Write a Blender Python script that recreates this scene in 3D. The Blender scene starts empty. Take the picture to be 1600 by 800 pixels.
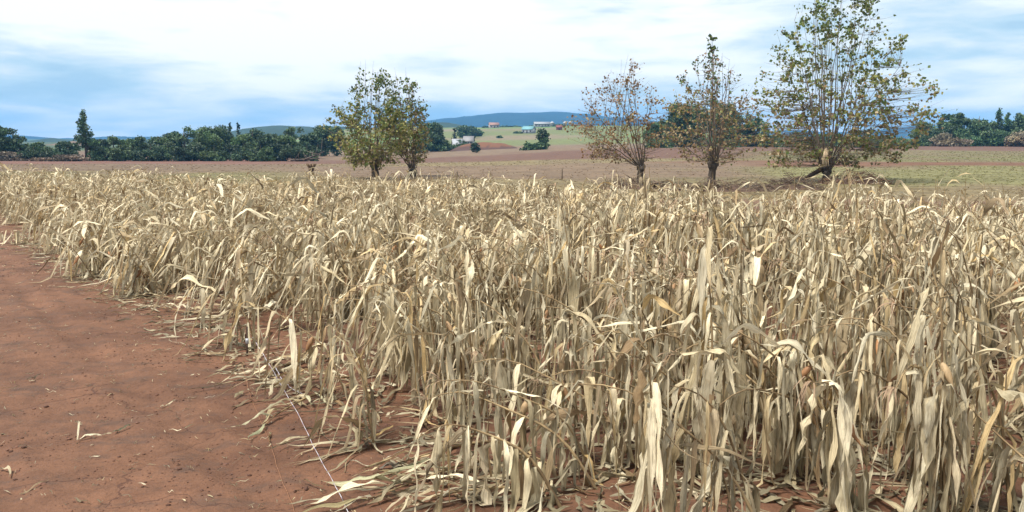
import bpy, math, random
import numpy as np
from mathutils import Vector

rng = np.random.default_rng(11)
random.seed(11)
SC = bpy.context.scene
COL = SC.collection
R = math.radians

# ------------------------------------------------------------------ camera
CAM_H = 2.8
FPX = 1385.0                      # focal length in pixels of a 1600 px wide picture
PITCH = math.atan(185 / FPX)
cam_d = bpy.data.cameras.new('camera')
cam = bpy.data.objects.new('camera', cam_d)
COL.objects.link(cam)
cam_d.sensor_width = 36.0
cam_d.lens = 36.0 * FPX / 1600.0
cam_d.clip_end = 30000.0
cam_d.clip_start = 0.05
cam.location = (0, 0, CAM_H)
cam.rotation_euler = (math.pi / 2 - PITCH, 0, 0)
SC.camera = cam

# ------------------------------------------------------------------ world
SUN_EL, SUN_AZ = R(60), R(235)    # azimuth clockwise from +Y (sun behind the camera, on the left)
world = bpy.data.worlds.new('World')
SC.world = world
world.use_nodes = True
nt = world.node_tree
for n in list(nt.nodes):
    nt.nodes.remove(n)


class NT:
    """tiny helper for wiring nodes"""
    def __init__(self, tree):
        self.t = tree

    def n(self, kind, **kw):
        nd = self.t.nodes.new(kind)
        for k, v in kw.items():
            setattr(nd, k, v)
        return nd

    def l(self, a, b):
        self.t.links.new(a, b)

    def put(self, sock, v):
        if isinstance(v, bpy.types.NodeSocket):
            self.t.links.new(v, sock)
        else:
            sock.default_value = v

    def math(self, op, a, b=0.0, clamp=False):
        nd = self.n('ShaderNodeMath', operation=op)
        nd.use_clamp = clamp
        self.put(nd.inputs[0], a)
        self.put(nd.inputs[1], b)
        return nd.outputs[0]

    def noise(self, vec, scale, detail=4.0, rough=0.55, dist=0.0):
        nd = self.n('ShaderNodeTexNoise')
        if vec is not None:
            self.l(vec, nd.inputs['Vector'])
        nd.inputs['Scale'].default_value = scale
        nd.inputs['Detail'].default_value = detail
        nd.inputs['Roughness'].default_value = rough
        nd.inputs['Distortion'].default_value = dist
        return nd.outputs[0]

    def mapping(self, vec, scale=(1, 1, 1), loc=(0, 0, 0), rot=(0, 0, 0)):
        nd = self.n('ShaderNodeMapping')
        self.l(vec, nd.inputs[0])
        nd.inputs['Scale'].default_value = scale
        nd.inputs['Location'].default_value = loc
        nd.inputs['Rotation'].default_value = rot
        return nd.outputs[0]

    def ramp(self, fac, stops, interp='LINEAR'):
        nd = self.n('ShaderNodeValToRGB')
        cr = nd.color_ramp
        cr.interpolation = interp
        while len(cr.elements) < len(stops):
            cr.elements.new(0.5)
        for e, (p, c) in zip(cr.elements, stops):
            e.position = p
            e.color = tuple(c) + (1.0,) if len(c) == 3 else c
        self.put(nd.inputs[0], fac)
        return nd.outputs[0]

    def mix(self, fac, a, b, mode='MIX'):
        nd = self.n('ShaderNodeMix', data_type='RGBA', blend_type=mode)
        self.put(nd.inputs[0], fac)
        for s, v in ((nd.inputs[6], a), (nd.inputs[7], b)):
            if isinstance(v, bpy.types.NodeSocket):
                self.l(v, s)
            else:
                s.default_value = tuple(v) + (1.0,) if len(v) == 3 else v
        return nd.outputs[2]


W = NT(nt)
sky = W.n('ShaderNodeTexSky', sky_type='NISHITA')
sky.sun_disc = False
sky.sun_elevation = SUN_EL
sky.sun_rotation = SUN_AZ
bg_sky = W.n('ShaderNodeBackground')
W.l(sky.outputs[0], bg_sky.inputs[0])
bg_sky.inputs[1].default_value = 0.10
tc = W.n('ShaderNodeTexCoord').outputs['Generated']
sep = W.n('ShaderNodeSeparateXYZ')
W.l(tc, sep.inputs[0])
X, Y, Z = sep.outputs
f1 = W.noise(W.mapping(tc, (2.4, 2.4, 15.0), (3.1, 0.4, 1.7)), 1.6, 7.0, 0.52, 0.25)
f2 = W.noise(W.mapping(tc, (7.0, 7.0, 34.0), (0.3, 5.4, 2.7)), 1.5, 6.0, 0.55, 0.4)


def cloud(px, py, sx, sz, amp):
    """soft bank of cloud around one direction of the sky"""
    dx, dy = (px - 800) / FPX, (400 - py) / FPX
    d = Vector((dx, math.cos(PITCH) + dy * math.sin(PITCH), -math.sin(PITCH) + dy * math.cos(PITCH))).normalized()
    u = W.math('DIVIDE', W.math('SUBTRACT', X, d.x), sx)
    w = W.math('DIVIDE', W.math('SUBTRACT', Z, d.z), sz)
    q = W.math('ADD', W.math('MULTIPLY', u, u), W.math('MULTIPLY', w, w))
    return W.math('MULTIPLY', W.math('EXPONENT', W.math('MULTIPLY', q, -1.0)), amp)


base = W.n('ShaderNodeMapRange', interpolation_type='SMOOTHSTEP')
W.l(Z, base.inputs[0])
for i, v in enumerate((-0.005, 0.11, 0.34, 0.80)):
    base.inputs[i + 1].default_value = v
b = base.outputs[0]
for args in ((360, 45, .30, .055, .38), (60, 110, .12, .026, -.62), (-60, 70, .13, .03, -.15), (330, 105, .14, .018, .22),
             (140, 172, .10, .008, .20), (960, 62, .16, .016, -.24), (980, 118, .16, .012, .34), (700, 165, .2, .02, -.10),
             (1500, 55, .15, .030, -.55), (1560, 128, .10, .010, .32), (1560, 163, .12, .007, .40), (1480, 148, .08, .006, -.20),
             (800, 20, .3, .025, .14)):
    b = W.math('ADD', b, cloud(*args))
b = W.math('ADD', b, W.math('MULTIPLY', W.math('SUBTRACT', f1, 0.5), 2.2))
b = W.math('ADD', b, W.math('MULTIPLY', W.math('SUBTRACT', f2, 0.5), 1.5))
ccol = W.ramp(b, [(0.0, (0.40, 0.58, 0.72)), (0.25, (0.50, 0.67, 0.78)), (0.50, (0.66, 0.77, 0.83)), (0.75, (0.86, 0.91, 0.93)), (1.0, (1.0, 1.0, 1.0))])
bg_cl = W.n('ShaderNodeBackground')
W.l(ccol, bg_cl.inputs[0])
bg_cl.inputs[1].default_value = 0.55
mx = W.n('ShaderNodeMixShader')
mx.inputs[0].default_value = 0.92
W.l(bg_sky.outputs[0], mx.inputs[1])
W.l(bg_cl.outputs[0], mx.inputs[2])
wo = W.n('ShaderNodeOutputWorld')
W.l(mx.outputs[0], wo.inputs[0])

# ------------------------------------------------------------------ sun (seen through cloud)
sun_d = bpy.data.lights.new('sun', 'SUN')
sun_d.energy = 3.2
sun_d.angle = R(15)
sun_d.color = (1.0, 0.97, 0.92)
sun = bpy.data.objects.new('sun', sun_d)
COL.objects.link(sun)
sdir = Vector((math.sin(SUN_AZ) * math.cos(SUN_EL), math.cos(SUN_AZ) * math.cos(SUN_EL), math.sin(SUN_EL)))
sun.rotation_euler = (-sdir).to_track_quat('-Z', 'Y').to_euler()
sun.location = (-20, -20, 40)

vs = SC.view_settings
vs.view_transform = 'Standard'
vs.look = 'None'
vs.exposure = 1.12
vs.gamma = 1.0
vs.use_curve_mapping = False


# ------------------------------------------------------------------ helpers
def sst(t):
    t = np.clip(t, 0, 1)
    return t * t * (3 - 2 * t)


def vnoise(x, y, seed=0):
    x = np.asarray(x, float); y = np.asarray(y, float)
    xi = np.floor(x).astype(np.int64); yi = np.floor(y).astype(np.int64)
    fx = x - xi; fy = y - yi
    fx = fx * fx * (3 - 2 * fx); fy = fy * fy * (3 - 2 * fy)

    def h(a, c):
        n = (a * 374761393 + c * 668265263 + seed * 974634777) & 0xffffffff
        n = ((n ^ (n >> 13)) * 1274126177) & 0xffffffff
        return ((n ^ (n >> 16)) & 0xffff) / 65535.0
    return (h(xi, yi) * (1 - fx) + h(xi + 1, yi) * fx) * (1 - fy) + (h(xi, yi + 1) * (1 - fx) + h(xi + 1, yi + 1) * fx) * fy


def fbm(x, y, seed=0, o=4):
    s = 0.0; a = 0.5
    for k in range(o):
        s = s + a * vnoise(np.asarray(x) * 2 ** k, np.asarray(y) * 2 ** k, seed + k)
        a *= 0.5
    return s


def edge_x(y):
    """left border of the corn, a straight line across the field"""
    return -0.3 - 0.745 * (y - 6.9)


def ground_z(x, y):
    x = np.asarray(x, float); y = np.asarray(y, float)
    yy = np.maximum(y, 1.0)
    a = x / yy
    near = 1 - sst((np.hypot(x, y) - 30) / 60)
    z = near * (0.09 * (fbm(x * 0.22, y * 0.22, 3, 3) - 0.44) + 0.045 * (fbm(x * 1.1, y * 1.1, 9, 3) - 0.44)
                + 0.016 * (fbm(x * 4.5, y * 4.5, 21, 2) - 0.38))
    # shallow wheel ruts along the field edge
    off = (x - edge_x(y)) * 0.8 + 0.25 * (fbm(y * 0.3, x * 0.3, 17, 2) - 0.4)
    for o_ in (-1.5, -3.1):
        q = (off - o_) / 0.16
        z = z + near * (0.020 * np.exp(-(np.abs(q) - 1.6) ** 2 * 2) - 0.034 * np.exp(-q * q)) * (0.4 + 0.9 * vnoise(x * 1.3, y * 1.3, 19))
    # swell of the rows inside the corn
    c = x * math.cos(ROW_A) - y * math.sin(ROW_A)
    ins = sst((x - edge_x(y)) / 0.8) * near * sst((y - 2) / 2)
    z = z + ins * 0.03 * np.cos(c * 2 * math.pi / ROW_S)
    z = z - 3.0 * sst((y - 60) / 190) * sst((0.15 - a) / 0.35)
    hill = sst((a + 0.28) / 0.10) * sst((0.34 - a) / 0.2)
    z = z + 15.0 * sst((y - 350) / 620) * hill
    far = sst((np.hypot(x, y) - 60) / 150)
    z = z + far * (0.6 * (fbm(x / 60.0, y / 60.0, 31, 3) - 0.44))
    z = z + sst((y - 380) / 300) * hill * 4.0 * (fbm(x / 130.0, y / 130.0, 41, 2) - 0.4)
    return z


ROW_A = R(30)      # direction of the rows, to the right of the view
ROW_S = 0.86


def ray(px, py):
    dx, dy = (px - 800) / FPX, (400 - py) / FPX
    return np.array((dx, math.cos(PITCH) + dy * math.sin(PITCH), -math.sin(PITCH) + dy * math.cos(PITCH)))


def gp(px, py, lo=3.0, hi=3000.0):
    """the place on the ground seen at a point of the photograph"""
    d = ray(px, py)
    ts = np.geomspace(lo, hi, 4000)
    z = CAM_H + d[2] * ts - ground_z(d[0] * ts, d[1] * ts)
    i = np.argmax(z < 0)
    if z[i] >= 0:
        i = len(ts) - 1
    t = ts[i]
    x, y = d[0] * t, d[1] * t
    return np.array((x, y, float(ground_z(x, y))))


def onground(px, D):
    x = (px - 800) / FPX * D * math.cos(PITCH) * 1.0
    x = (px - 800) / FPX * D / 1.0
    return np.array((x, D, float(ground_z(x, D))))


def hgt(py0, py1, D):
    """metres between two picture heights at distance D"""
    return (py0 - py1) / FPX * D


def mesh(name, V, F, uv=None, col=None, smooth=True, mat=None):
    V = np.asarray(V, np.float32).reshape(-1, 3)
    me = bpy.data.meshes.new(name)
    if isinstance(F, np.ndarray):
        n, k = F.shape
        loops = F.astype(np.int32).ravel()
        starts = np.arange(n, dtype=np.int32) * k
    else:
        k = None
        loops = np.concatenate([np.asarray(f, np.int32).ravel() for f in F])
        starts = np.concatenate([np.full(len(f), f.shape[1]) for f in F])
        starts = np.concatenate([[0], np.cumsum(starts)[:-1]]).astype(np.int32)
        n = len(starts)
    me.vertices.add(len(V)); me.vertices.foreach_set('co', V.ravel())
    me.loops.add(len(loops)); me.loops.foreach_set('vertex_index', loops)
    me.polygons.add(n); me.polygons.foreach_set('loop_start', starts)
    if smooth:
        me.polygons.foreach_set('use_smooth', np.ones(n, dtype=bool))
    if uv is not None:
        l = me.uv_layers.new(name='UVMap')
        l.uv.foreach_set('vector', np.asarray(uv, np.float32).reshape(-1, 2)[loops].ravel())
    if col is not None:
        a = me.attributes.new('tint', 'FLOAT_COLOR', 'POINT')
        c = np.asarray(col, np.float32).reshape(-1, 3)
        a.data.foreach_set('color', np.concatenate([c, np.ones((len(c), 1), np.float32)], 1).ravel())
    me.update(calc_edges=True)
    if mat is not None:
        me.materials.append(mat)
    return me


def obj(name, me, parent=None, loc=None):
    o = bpy.data.objects.new(name, me)
    COL.objects.link(o)
    if parent is not None:
        o.parent = parent
    if loc is not None:
        o.location = [float(v) for v in loc]
    return o


def tag(o, label=None, cat=None, group=None, kind=None):
    if label: o['label'] = label
    if cat: o['category'] = cat
    if group: o['group'] = group
    if kind: o['kind'] = kind
    return o


def empty(name, loc):
    o = bpy.data.objects.new(name, None)
    o.empty_display_size = 0.1
    COL.objects.link(o)
    o.location = [float(v) for v in loc]
    return o


class MB:
    """collects polygons of one mesh"""
    def __init__(self):
        self.V = []; self.F3 = []; self.F4 = []; self.C = []; self.n = 0

    def add(self, V, F, col=None):
        V = np.asarray(V, float).reshape(-1, 3)
        F = np.asarray(F, int)
        (self.F3 if F.shape[1] == 3 else self.F4).append(F + self.n)
        self.V.append(V)
        if col is None: col = (0.5, 0.5, 0.5)
        col = np.asarray(col, float)
        self.C.append(np.tile(col, (len(V), 1)) if col.ndim == 1 else col)
        self.n += len(V)

    def tube(self, P, r, k=6, col=None, cap=True):
        P = np.asarray(P, float); r = np.broadcast_to(np.asarray(r, float), (len(P),))
        T = np.gradient(P, axis=0)
        T /= np.linalg.norm(T, axis=1, keepdims=True) + 1e-9
        ref = np.array((0.31, 0.77, 0.2)) if abs(T[0] @ np.array((0, 0, 1))) > 0.8 else np.array((0, 0, 1.0))
        A = np.cross(T, ref); A /= np.linalg.norm(A, axis=1, keepdims=True) + 1e-9
        B = np.cross(T, A)
        th = np.arange(k) / k * 2 * math.pi
        V = P[:, None] + r[:, None, None] * (np.cos(th)[None, :, None] * A[:, None] + np.sin(th)[None, :, None] * B[:, None])
        m = len(P)
        i = np.arange(m - 1)[:, None] * k; j = np.arange(k)[None]
        F = np.stack([i + j, i + (j + 1) % k, i + k + (j + 1) % k, i + k + j], -1).reshape(-1, 4)
        V = V.reshape(-1, 3)
        c = None
        if col is not None:
            col = np.asarray(col, float)
            c = np.repeat(col, k, 0) if col.ndim == 2 else col
        if cap:
            V = np.concatenate([V, P[:1], P[-1:]])
            if c is not None and np.ndim(c) == 2: c = np.concatenate([c, c[:1], c[-1:]])
            self.add(V, F, c)
            n0 = self.n - len(V)
            jj = np.arange(k)
            self.F3.append(np.stack([np.full(k, m * k), (jj + 1) % k, jj], -1) + n0)
            self.F3.append(np.stack([np.full(k, m * k + 1), (m - 1) * k + jj, (m - 1) * k + (jj + 1) % k], -1) + n0)
        else:
            self.add(V, F, c)

    def box(self, c, s, col=None, rz=0.0):
        c = np.asarray(c, float); s = np.asarray(s, float) / 2
        q = np.array([(x, y, z) for z in (-1, 1) for y in (-1, 1) for x in (-1, 1)], float) * s
        ca, sa = math.cos(rz), math.sin(rz)
        q = np.stack([q[:, 0] * ca - q[:, 1] * sa, q[:, 0] * sa + q[:, 1] * ca, q[:, 2]], 1) + c
        self.add(q, [(0, 2, 3, 1), (4, 5, 7, 6), (0, 1, 5, 4), (2, 6, 7, 3), (1, 3, 7, 5), (0, 4, 6, 2)], col)

    def mesh(self, name, mat, smooth=True):
        F = []
        if self.F4: F.append(np.concatenate(self.F4))
        if self.F3: F.append(np.concatenate(self.F3))
        return mesh(name, np.concatenate(self.V), F if len(F) > 1 else F[0], None, np.concatenate(self.C), smooth, mat)


# ------------------------------------------------------------------ materials
def material(name):
    m = bpy.data.materials.new(name)
    m.use_nodes = True
    t = NT(m.node_tree)
    p = m.node_tree.nodes['Principled BSDF']
    p.inputs['Specular IOR Level'].default_value = 0.25
    return m, t, p


def attr(t, name='tint'):
    return t.n('ShaderNodeAttribute', attribute_name=name).outputs['Color']


def mat_leaf(name, trans=0.28, streak=True):
    m, t, p = material(name)
    c = attr(t)
    if streak:
        uv = t.n('ShaderNodeUVMap').outputs[0]
        s1 = t.noise(t.mapping(uv, (9, 1.6, 1)), 1.0, 4, 0.6)
        s2 = t.noise(t.mapping(uv, (2.2, 5.0, 1)), 1.0, 4, 0.6)
        c = t.mix(1.0, c, t.ramp(s1, [(0.30, (0.45, 0.42, 0.37)), (0.48, (0.95, 0.95, 0.94)), (0.70, (1.25, 1.25, 1.25))]), 'MULTIPLY')
        spot = t.ramp(s2, [(0.52, (0, 0, 0)), (0.72, (1, 1, 1))])
        c = t.mix(t.math('MULTIPLY', spot, 0.42), c, (0.30, 0.21, 0.11))
        bmp = t.n('ShaderNodeBump')
        bmp.inputs['Strength'].default_value = 0.8
        bmp.inputs['Distance'].default_value = 0.018
        t.l(s1, bmp.inputs['Height'])
        t.l(bmp.outputs[0], p.inputs['Normal'])
    t.l(c, p.inputs['Base Color'])
    p.inputs['Roughness'].default_value = 0.5
    tr = t.n('ShaderNodeBsdfTranslucent')
    t.l(c, tr.inputs[0])
    mxs = t.n('ShaderNodeMixShader')
    mxs.inputs[0].default_value = trans
    t.l(p.outputs[0], mxs.inputs[1]); t.l(tr.outputs[0], mxs.inputs[2])
    t.l(mxs.outputs[0], m.node_tree.nodes['Material Output'].inputs[0])
    return m


def mat_tint(name, rough=0.85, nscale=8.0, lo=0.65, hi=1.3, bump=0.4, bdist=0.02, stretch=(1, 1, 1)):
    m, t, p = material(name)
    co = t.n('ShaderNodeTexCoord').outputs['Object']
    s = t.noise(t.mapping(co, stretch), nscale, 5, 0.62)
    c = t.mix(1.0, attr(t), t.ramp(s, [(0.25, (lo,) * 3), (0.75, (hi,) * 3)]), 'MULTIPLY')
    t.l(c, p.inputs['Base Color'])
    p.inputs['Roughness'].default_value = rough
    bp = t.n('ShaderNodeBump')
    bp.inputs['Strength'].default_value = bump
    bp.inputs['Distance'].default_value = bdist
    t.l(s, bp.inputs['Height']); t.l(bp.outputs[0], p.inputs['Normal'])
    return m


M_LEAF = mat_leaf('dry_corn_leaf', 0.2)
M_STALK = mat_tint('dry_corn_stalk', 0.7, 25, 0.55, 1.35, 0.5, 0.004, (1, 1, 0.25))
M_HUSK = mat_tint('corn_husk', 0.6, 60, 0.6, 1.3, 0.6, 0.004, (1, 1, 0.2))
M_FOL = mat_leaf('tree_leaves', 0.42, False)
M_BARK = mat_tint('bark', 0.9, 9, 0.55, 1.4, 0.7, 0.03, (1, 1, 0.3))
M_FAR = mat_leaf('far_tree_leaves', 0.12, False)
M_CLOD = mat_tint('soil_clod', 0.95, 40, 0.6, 1.3, 0.6, 0.005)
M_PLAIN = mat_tint('painted_surface', 0.6, 3, 0.88, 1.1, 0.05)


def mat_soil():
    m, t, p = material('red_soil')
    co = t.n('ShaderNodeTexCoord').outputs['Object']
    gc = attr(t, 'tint')
    near = t.n('ShaderNodeAttribute', attribute_name='near').outputs['Fac']
    n1 = t.noise(co, 0.55, 6, 0.6, 0.3)
    n2 = t.noise(co, 3.2, 7, 0.62, 0.2)
    n3 = t.noise(co, 28.0, 5, 0.65)
    n4 = t.noise(t.mapping(co, (0.09, 0.5, 1)), 1.0, 6, 0.62, 0.5)
    # broad dry / damp patches
    c = t.mix(1.0, gc, t.ramp(n1, [(0.32, (0.66, 0.62, 0.60)), (0.50, (1.0, 1.0, 1.0)), (0.68, (1.22, 1.22, 1.22))]), 'MULTIPLY')
    c = t.mix(1.0, c, t.ramp(n2, [(0.28, (0.70, 0.67, 0.66)), (0.5, (1, 1, 1)), (0.72, (1.18, 1.18, 1.18))]), 'MULTIPLY')
    c = t.mix(1.0, c, t.ramp(n3, [(0.25, (0.62, 0.60, 0.60)), (0.45, (1, 1, 1)), (0.8, (1.18, 1.18, 1.18))]), 'MULTIPLY')
    # grey-brown silt stains left by the water
    st = t.math('MULTIPLY', t.ramp(t.noise(t.mapping(co, (0.8, 1.5, 1), (4, 2, 0)), 1.9, 6, 0.7), [(0.51, (0, 0, 0)), (0.66, (1, 1, 1))]), 0.8)
    c = t.mix(t.math('MULTIPLY', st, near), c, (0.070, 0.040, 0.027))
    # far fields: streaks along the ground
    fs = t.ramp(n4, [(0.3, (0.72, 0.70, 0.70)), (0.5, (1, 1, 1)), (0.7, (1.22, 1.22, 1.2))])
    c = t.mix(t.math('SUBTRACT', 1.0, near), c, t.mix(1.0, c, fs, 'MULTIPLY'))
    # drying cracks
    wv = t.n('ShaderNodeVectorMath', operation='ADD')
    nz = t.n('ShaderNodeTexNoise'); nz.inputs['Scale'].default_value = 1.4; nz.inputs['Detail'].default_value = 5
    t.l(co, nz.inputs['Vector'])
    sc = t.n('ShaderNodeVectorMath', operation='SCALE'); sc.inputs['Scale'].default_value = 1.1
    t.l(nz.outputs['Color'], sc.inputs[0])
    t.l(co, wv.inputs[0]); t.l(sc.outputs[0], wv.inputs[1])
    vo = t.n('ShaderNodeTexVoronoi', feature='DISTANCE_TO_EDGE')
    vo.inputs['Scale'].default_value = 0.52
    t.l(wv.outputs[0], vo.inputs['Vector'])
    thick = t.math('MULTIPLY', t.ramp(t.noise(co, 0.9, 3, 0.5), [(0.42, (0, 0, 0)), (0.68, (1, 1, 1))]), 0.008)
    crack = t.math('MULTIPLY', t.math('LESS_THAN', vo.outputs['Distance'], thick), near)
    soft = t.n('ShaderNodeMapRange', interpolation_type='SMOOTHSTEP')
    t.l(vo.outputs['Distance'], soft.inputs[0])
    soft.inputs[1].default_value = 0.0; soft.inputs[2].default_value = 0.07
    c = t.mix(t.math('MULTIPLY', crack, 0.7), c, (0.055, 0.022, 0.013))
    t.l(c, p.inputs['Base Color'])
    p.inputs['Roughness'].default_value = 0.8
    h = t.math('ADD', t.math('MULTIPLY', n3, 0.6), t.math('MULTIPLY', n2, 1.3))
    h = t.math('ADD', h, t.math('MULTIPLY', soft.outputs[0], 0.35))
    h = t.math('SUBTRACT', h, t.math('MULTIPLY', crack, 1.0))
    bp = t.n('ShaderNodeBump')
    bp.inputs['Strength'].default_value = 0.9
    bp.inputs['Distance'].default_value = 0.03
    t.l(h, bp.inputs['Height']); t.l(bp.outputs[0], p.inputs['Normal'])
    return m


M_SOIL = mat_soil()


# ------------------------------------------------------------------ ground
def axis(a0, a1, step, far_neg, far_pos, g=1.075):
    c = list(np.arange(a0, a1 + step / 2, step))
    s = step; v = c[-1]
    while v < far_pos:
        s *= g; v += s; c.append(v)
    s = step; v = c[0]; pre = []
    while v > far_neg:
        s *= g; v -= s; pre.append(v)
    return np.array(pre[::-1] + c)


def field_color(x, y):
    """colour of bare soil, stubble and grass over the plain"""
    a = x / np.maximum(y, 1)
    soil = np.array((0.124, 0.058, 0.031))
    dark = np.array((0.105, 0.055, 0.036))
    pink = np.array((0.135, 0.092, 0.056))
    tan = np.array((0.155, 0.122, 0.058))
    grass = np.array((0.105, 0.118, 0.038))
    bright = np.array((0.085, 0.145, 0.034))
    C = np.broadcast_to(soil, x.shape + (3,)).copy()

    def lay(w, c):
        w = w[..., None]
        C[...] = C * (1 - w) + c * w
    wob = (fbm(x / 30.0, y / 16.0, 51, 4) - 0.47)
    yy = y * (1 + 0.55 * wob)
    band = lambda y0, y1, s=0.06: sst((yy - y0) / (y0 * s)) * (1 - sst((yy - y1) / (y1 * s)))
    beyond = sst((y - 30) / 16)
    lay(beyond, pink * 0.95)
    rt = sst((a - 0.08) / 0.14)
    mid = 1 - sst((np.abs(a + 0.0) - 0.22) / 0.1)
    lf = sst((-a - 0.18) / 0.12)
    pat = sst((fbm(x / 7.0, y / 12.0, 61, 4) - 0.40) / 0.14)
    # right: grass and bare bands
    lay(rt * band(36, 54) * pat * 0.8, tan)
    lay(rt * band(46, 78, .12) * (0.45 + 0.5 * pat), (grass * 1.2 + tan) / 2)
    lay(rt * band(78, 96), soil * 0.95)
    lay(rt * band(99, 172, .10) * (0.4 + 0.45 * pat), (grass * 1.3 + tan * .7) / 2)
    lay(rt * band(180, 420), dark)
    # middle
    lay(mid * band(40, 62) * (0.3 + 0.6 * pat), tan)
    lay(mid * band(66, 92), pink)
    lay(mid * band(98, 125) * (0.5 + 0.4 * pat), tan)
    lay(mid * band(128, 215), dark)
    lay(mid * band(220, 400), pink * 1.05)
    # left
    lay(lf * band(40, 75) * (0.3 + 0.6 * pat), tan * np.array((0.85, 0.95, 0.8)))
    lay(lf * band(78, 112), pink * 0.9)
    lay(lf * band(115, 320), dark * np.array((1.25, 1.15, 1.2)))
    # the hillside: fields cut by tracks
    hl = sst((y - 390) / 30)
    lay(hl, grass * 1.1)
    lay(hl * sst((-a - 0.27) / 0.06), np.array((0.05, 0.072, 0.03)))
    hl = hl * (1 - sst((-a - 0.27) / 0.06))
    p2 = sst((fbm(x / 120.0, y / 75.0, 71, 2) - 0.36) / 0.05)
    lay(hl * p2, bright * 1.1)
    p3 = sst((fbm(x / 140.0, y / 80.0, 77, 2) - 0.43) / 0.05)
    lay(hl * p3 * 0.85, np.array((0.17, 0.13, 0.08)))
    lay(sst((y - 1300) / 400), np.array((0.06, 0.10, 0.05)))
    return C


gx = axis(-11.0, 6.0, 0.06, -4700, 4700)
gy = axis(4.6, 19.0, 0.06, -400, 4700, 1.06)
GX, GY = np.meshgrid(gx, gy)
GZ = ground_z(GX, GY)
ny, nx = GX.shape
ii = (np.arange(ny - 1)[:, None] * nx + np.arange(nx - 1)[None]).ravel()
F = np.stack([ii, ii + 1, ii + nx + 1, ii + nx], 1)
gm = mesh('ground', np.stack([GX, GY, GZ], -1), F, None, field_color(GX, GY), True, M_SOIL)
na = gm.attributes.new('near', 'FLOAT', 'POINT')
na.data.foreach_set('value', (1 - sst((np.hypot(GX, GY) - 25) / 20)).astype(np.float32).ravel())
tag(obj('ground', gm), kind='structure')


# ------------------------------------------------------------------ mountains and wooded hills
def ridge(name, D, prof, depth, mat, col, rough, seed, n=220, x0=-450, x1=2050, kind='structure', label=None):
    px = np.linspace(x0, x1, n)
    xs = (px - 800) / FPX * D
    pts = np.array(prof, float)
    top = CAM_H + (215 - np.interp(px, pts[:, 0], pts[:, 1])) / FPX * D
    m = 14
    V = []
    for j in range(m):
        q = j / (m - 1)
        sh = math.sin(math.pi * min(1, q * 1.02)) ** 0.9
        y = D + depth * (q - 0.5)
        z = -8 + (top + 8) * sh + rough * (fbm(xs / (rough * 9), np.full(n, y) / (rough * 9), seed, 4) - 0.45) * sh * 2
        V.append(np.stack([xs * (y / D), np.full(n, y), z], 1))
    V = np.array(V)
    i2 = (np.arange(m - 1)[:, None] * n + np.arange(n - 1)[None]).ravel()
    F = np.stack([i2, i2 + 1, i2 + n + 1, i2 + n], 1)
    C = np.array(col) * (0.7 + 0.6 * fbm(V[..., 0] / (rough * 5), V[..., 1] / (rough * 5), seed + 5, 4))[..., None]
    o = obj(name, mesh(name, V, F, None, C, True, mat))
    return tag(o, label, kind=kind)


M_HILL = mat_tint('wooded_slope', 0.95, 0.03, 0.7, 1.3, 0.6, 6.0)
ridge('mountain', 3600, [(-700, 214), (0, 213), (120, 217), (420, 214), (560, 205), (640, 194), (690, 185), (725, 181), (800, 182), (860, 180), (925, 181), (980, 187), (1040, 198), (1300, 208), (1405, 203), (1445, 197), (1500, 203), (2300, 208)],
      1400, M_HILL, (0.012, 0.030, 0.034), 22, 101)
ridge('hill', 1250, [(-700, 222), (60, 222), (90, 219), (125, 222), (300, 220), (385, 204), (430, 199), (520, 201), (600, 205), (660, 192), (700, 189), (735, 197), (775, 212), (900, 220), (1300, 222), (2300, 222)],
      360, M_HILL, (0.024, 0.044, 0.026), 9, 111)
ridge('hill', 700, [(-700, 233), (40, 232), (80, 226), (120, 221), (150, 226), (200, 234), (2300, 236)], 160, M_HILL, (0.13, 0.085, 0.05), 3, 121, x1=260)

# ------------------------------------------------------------------ corn: shapes for many plants at once
STRAW = np.array((0.57, 0.455, 0.262)); PALE = np.array((0.81, 0.72, 0.515)); GOLD = np.array((0.55, 0.365, 0.145))
GREYG = np.array((0.26, 0.225, 0.135)); BROWN = np.array((0.235, 0.150, 0.075))


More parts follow.
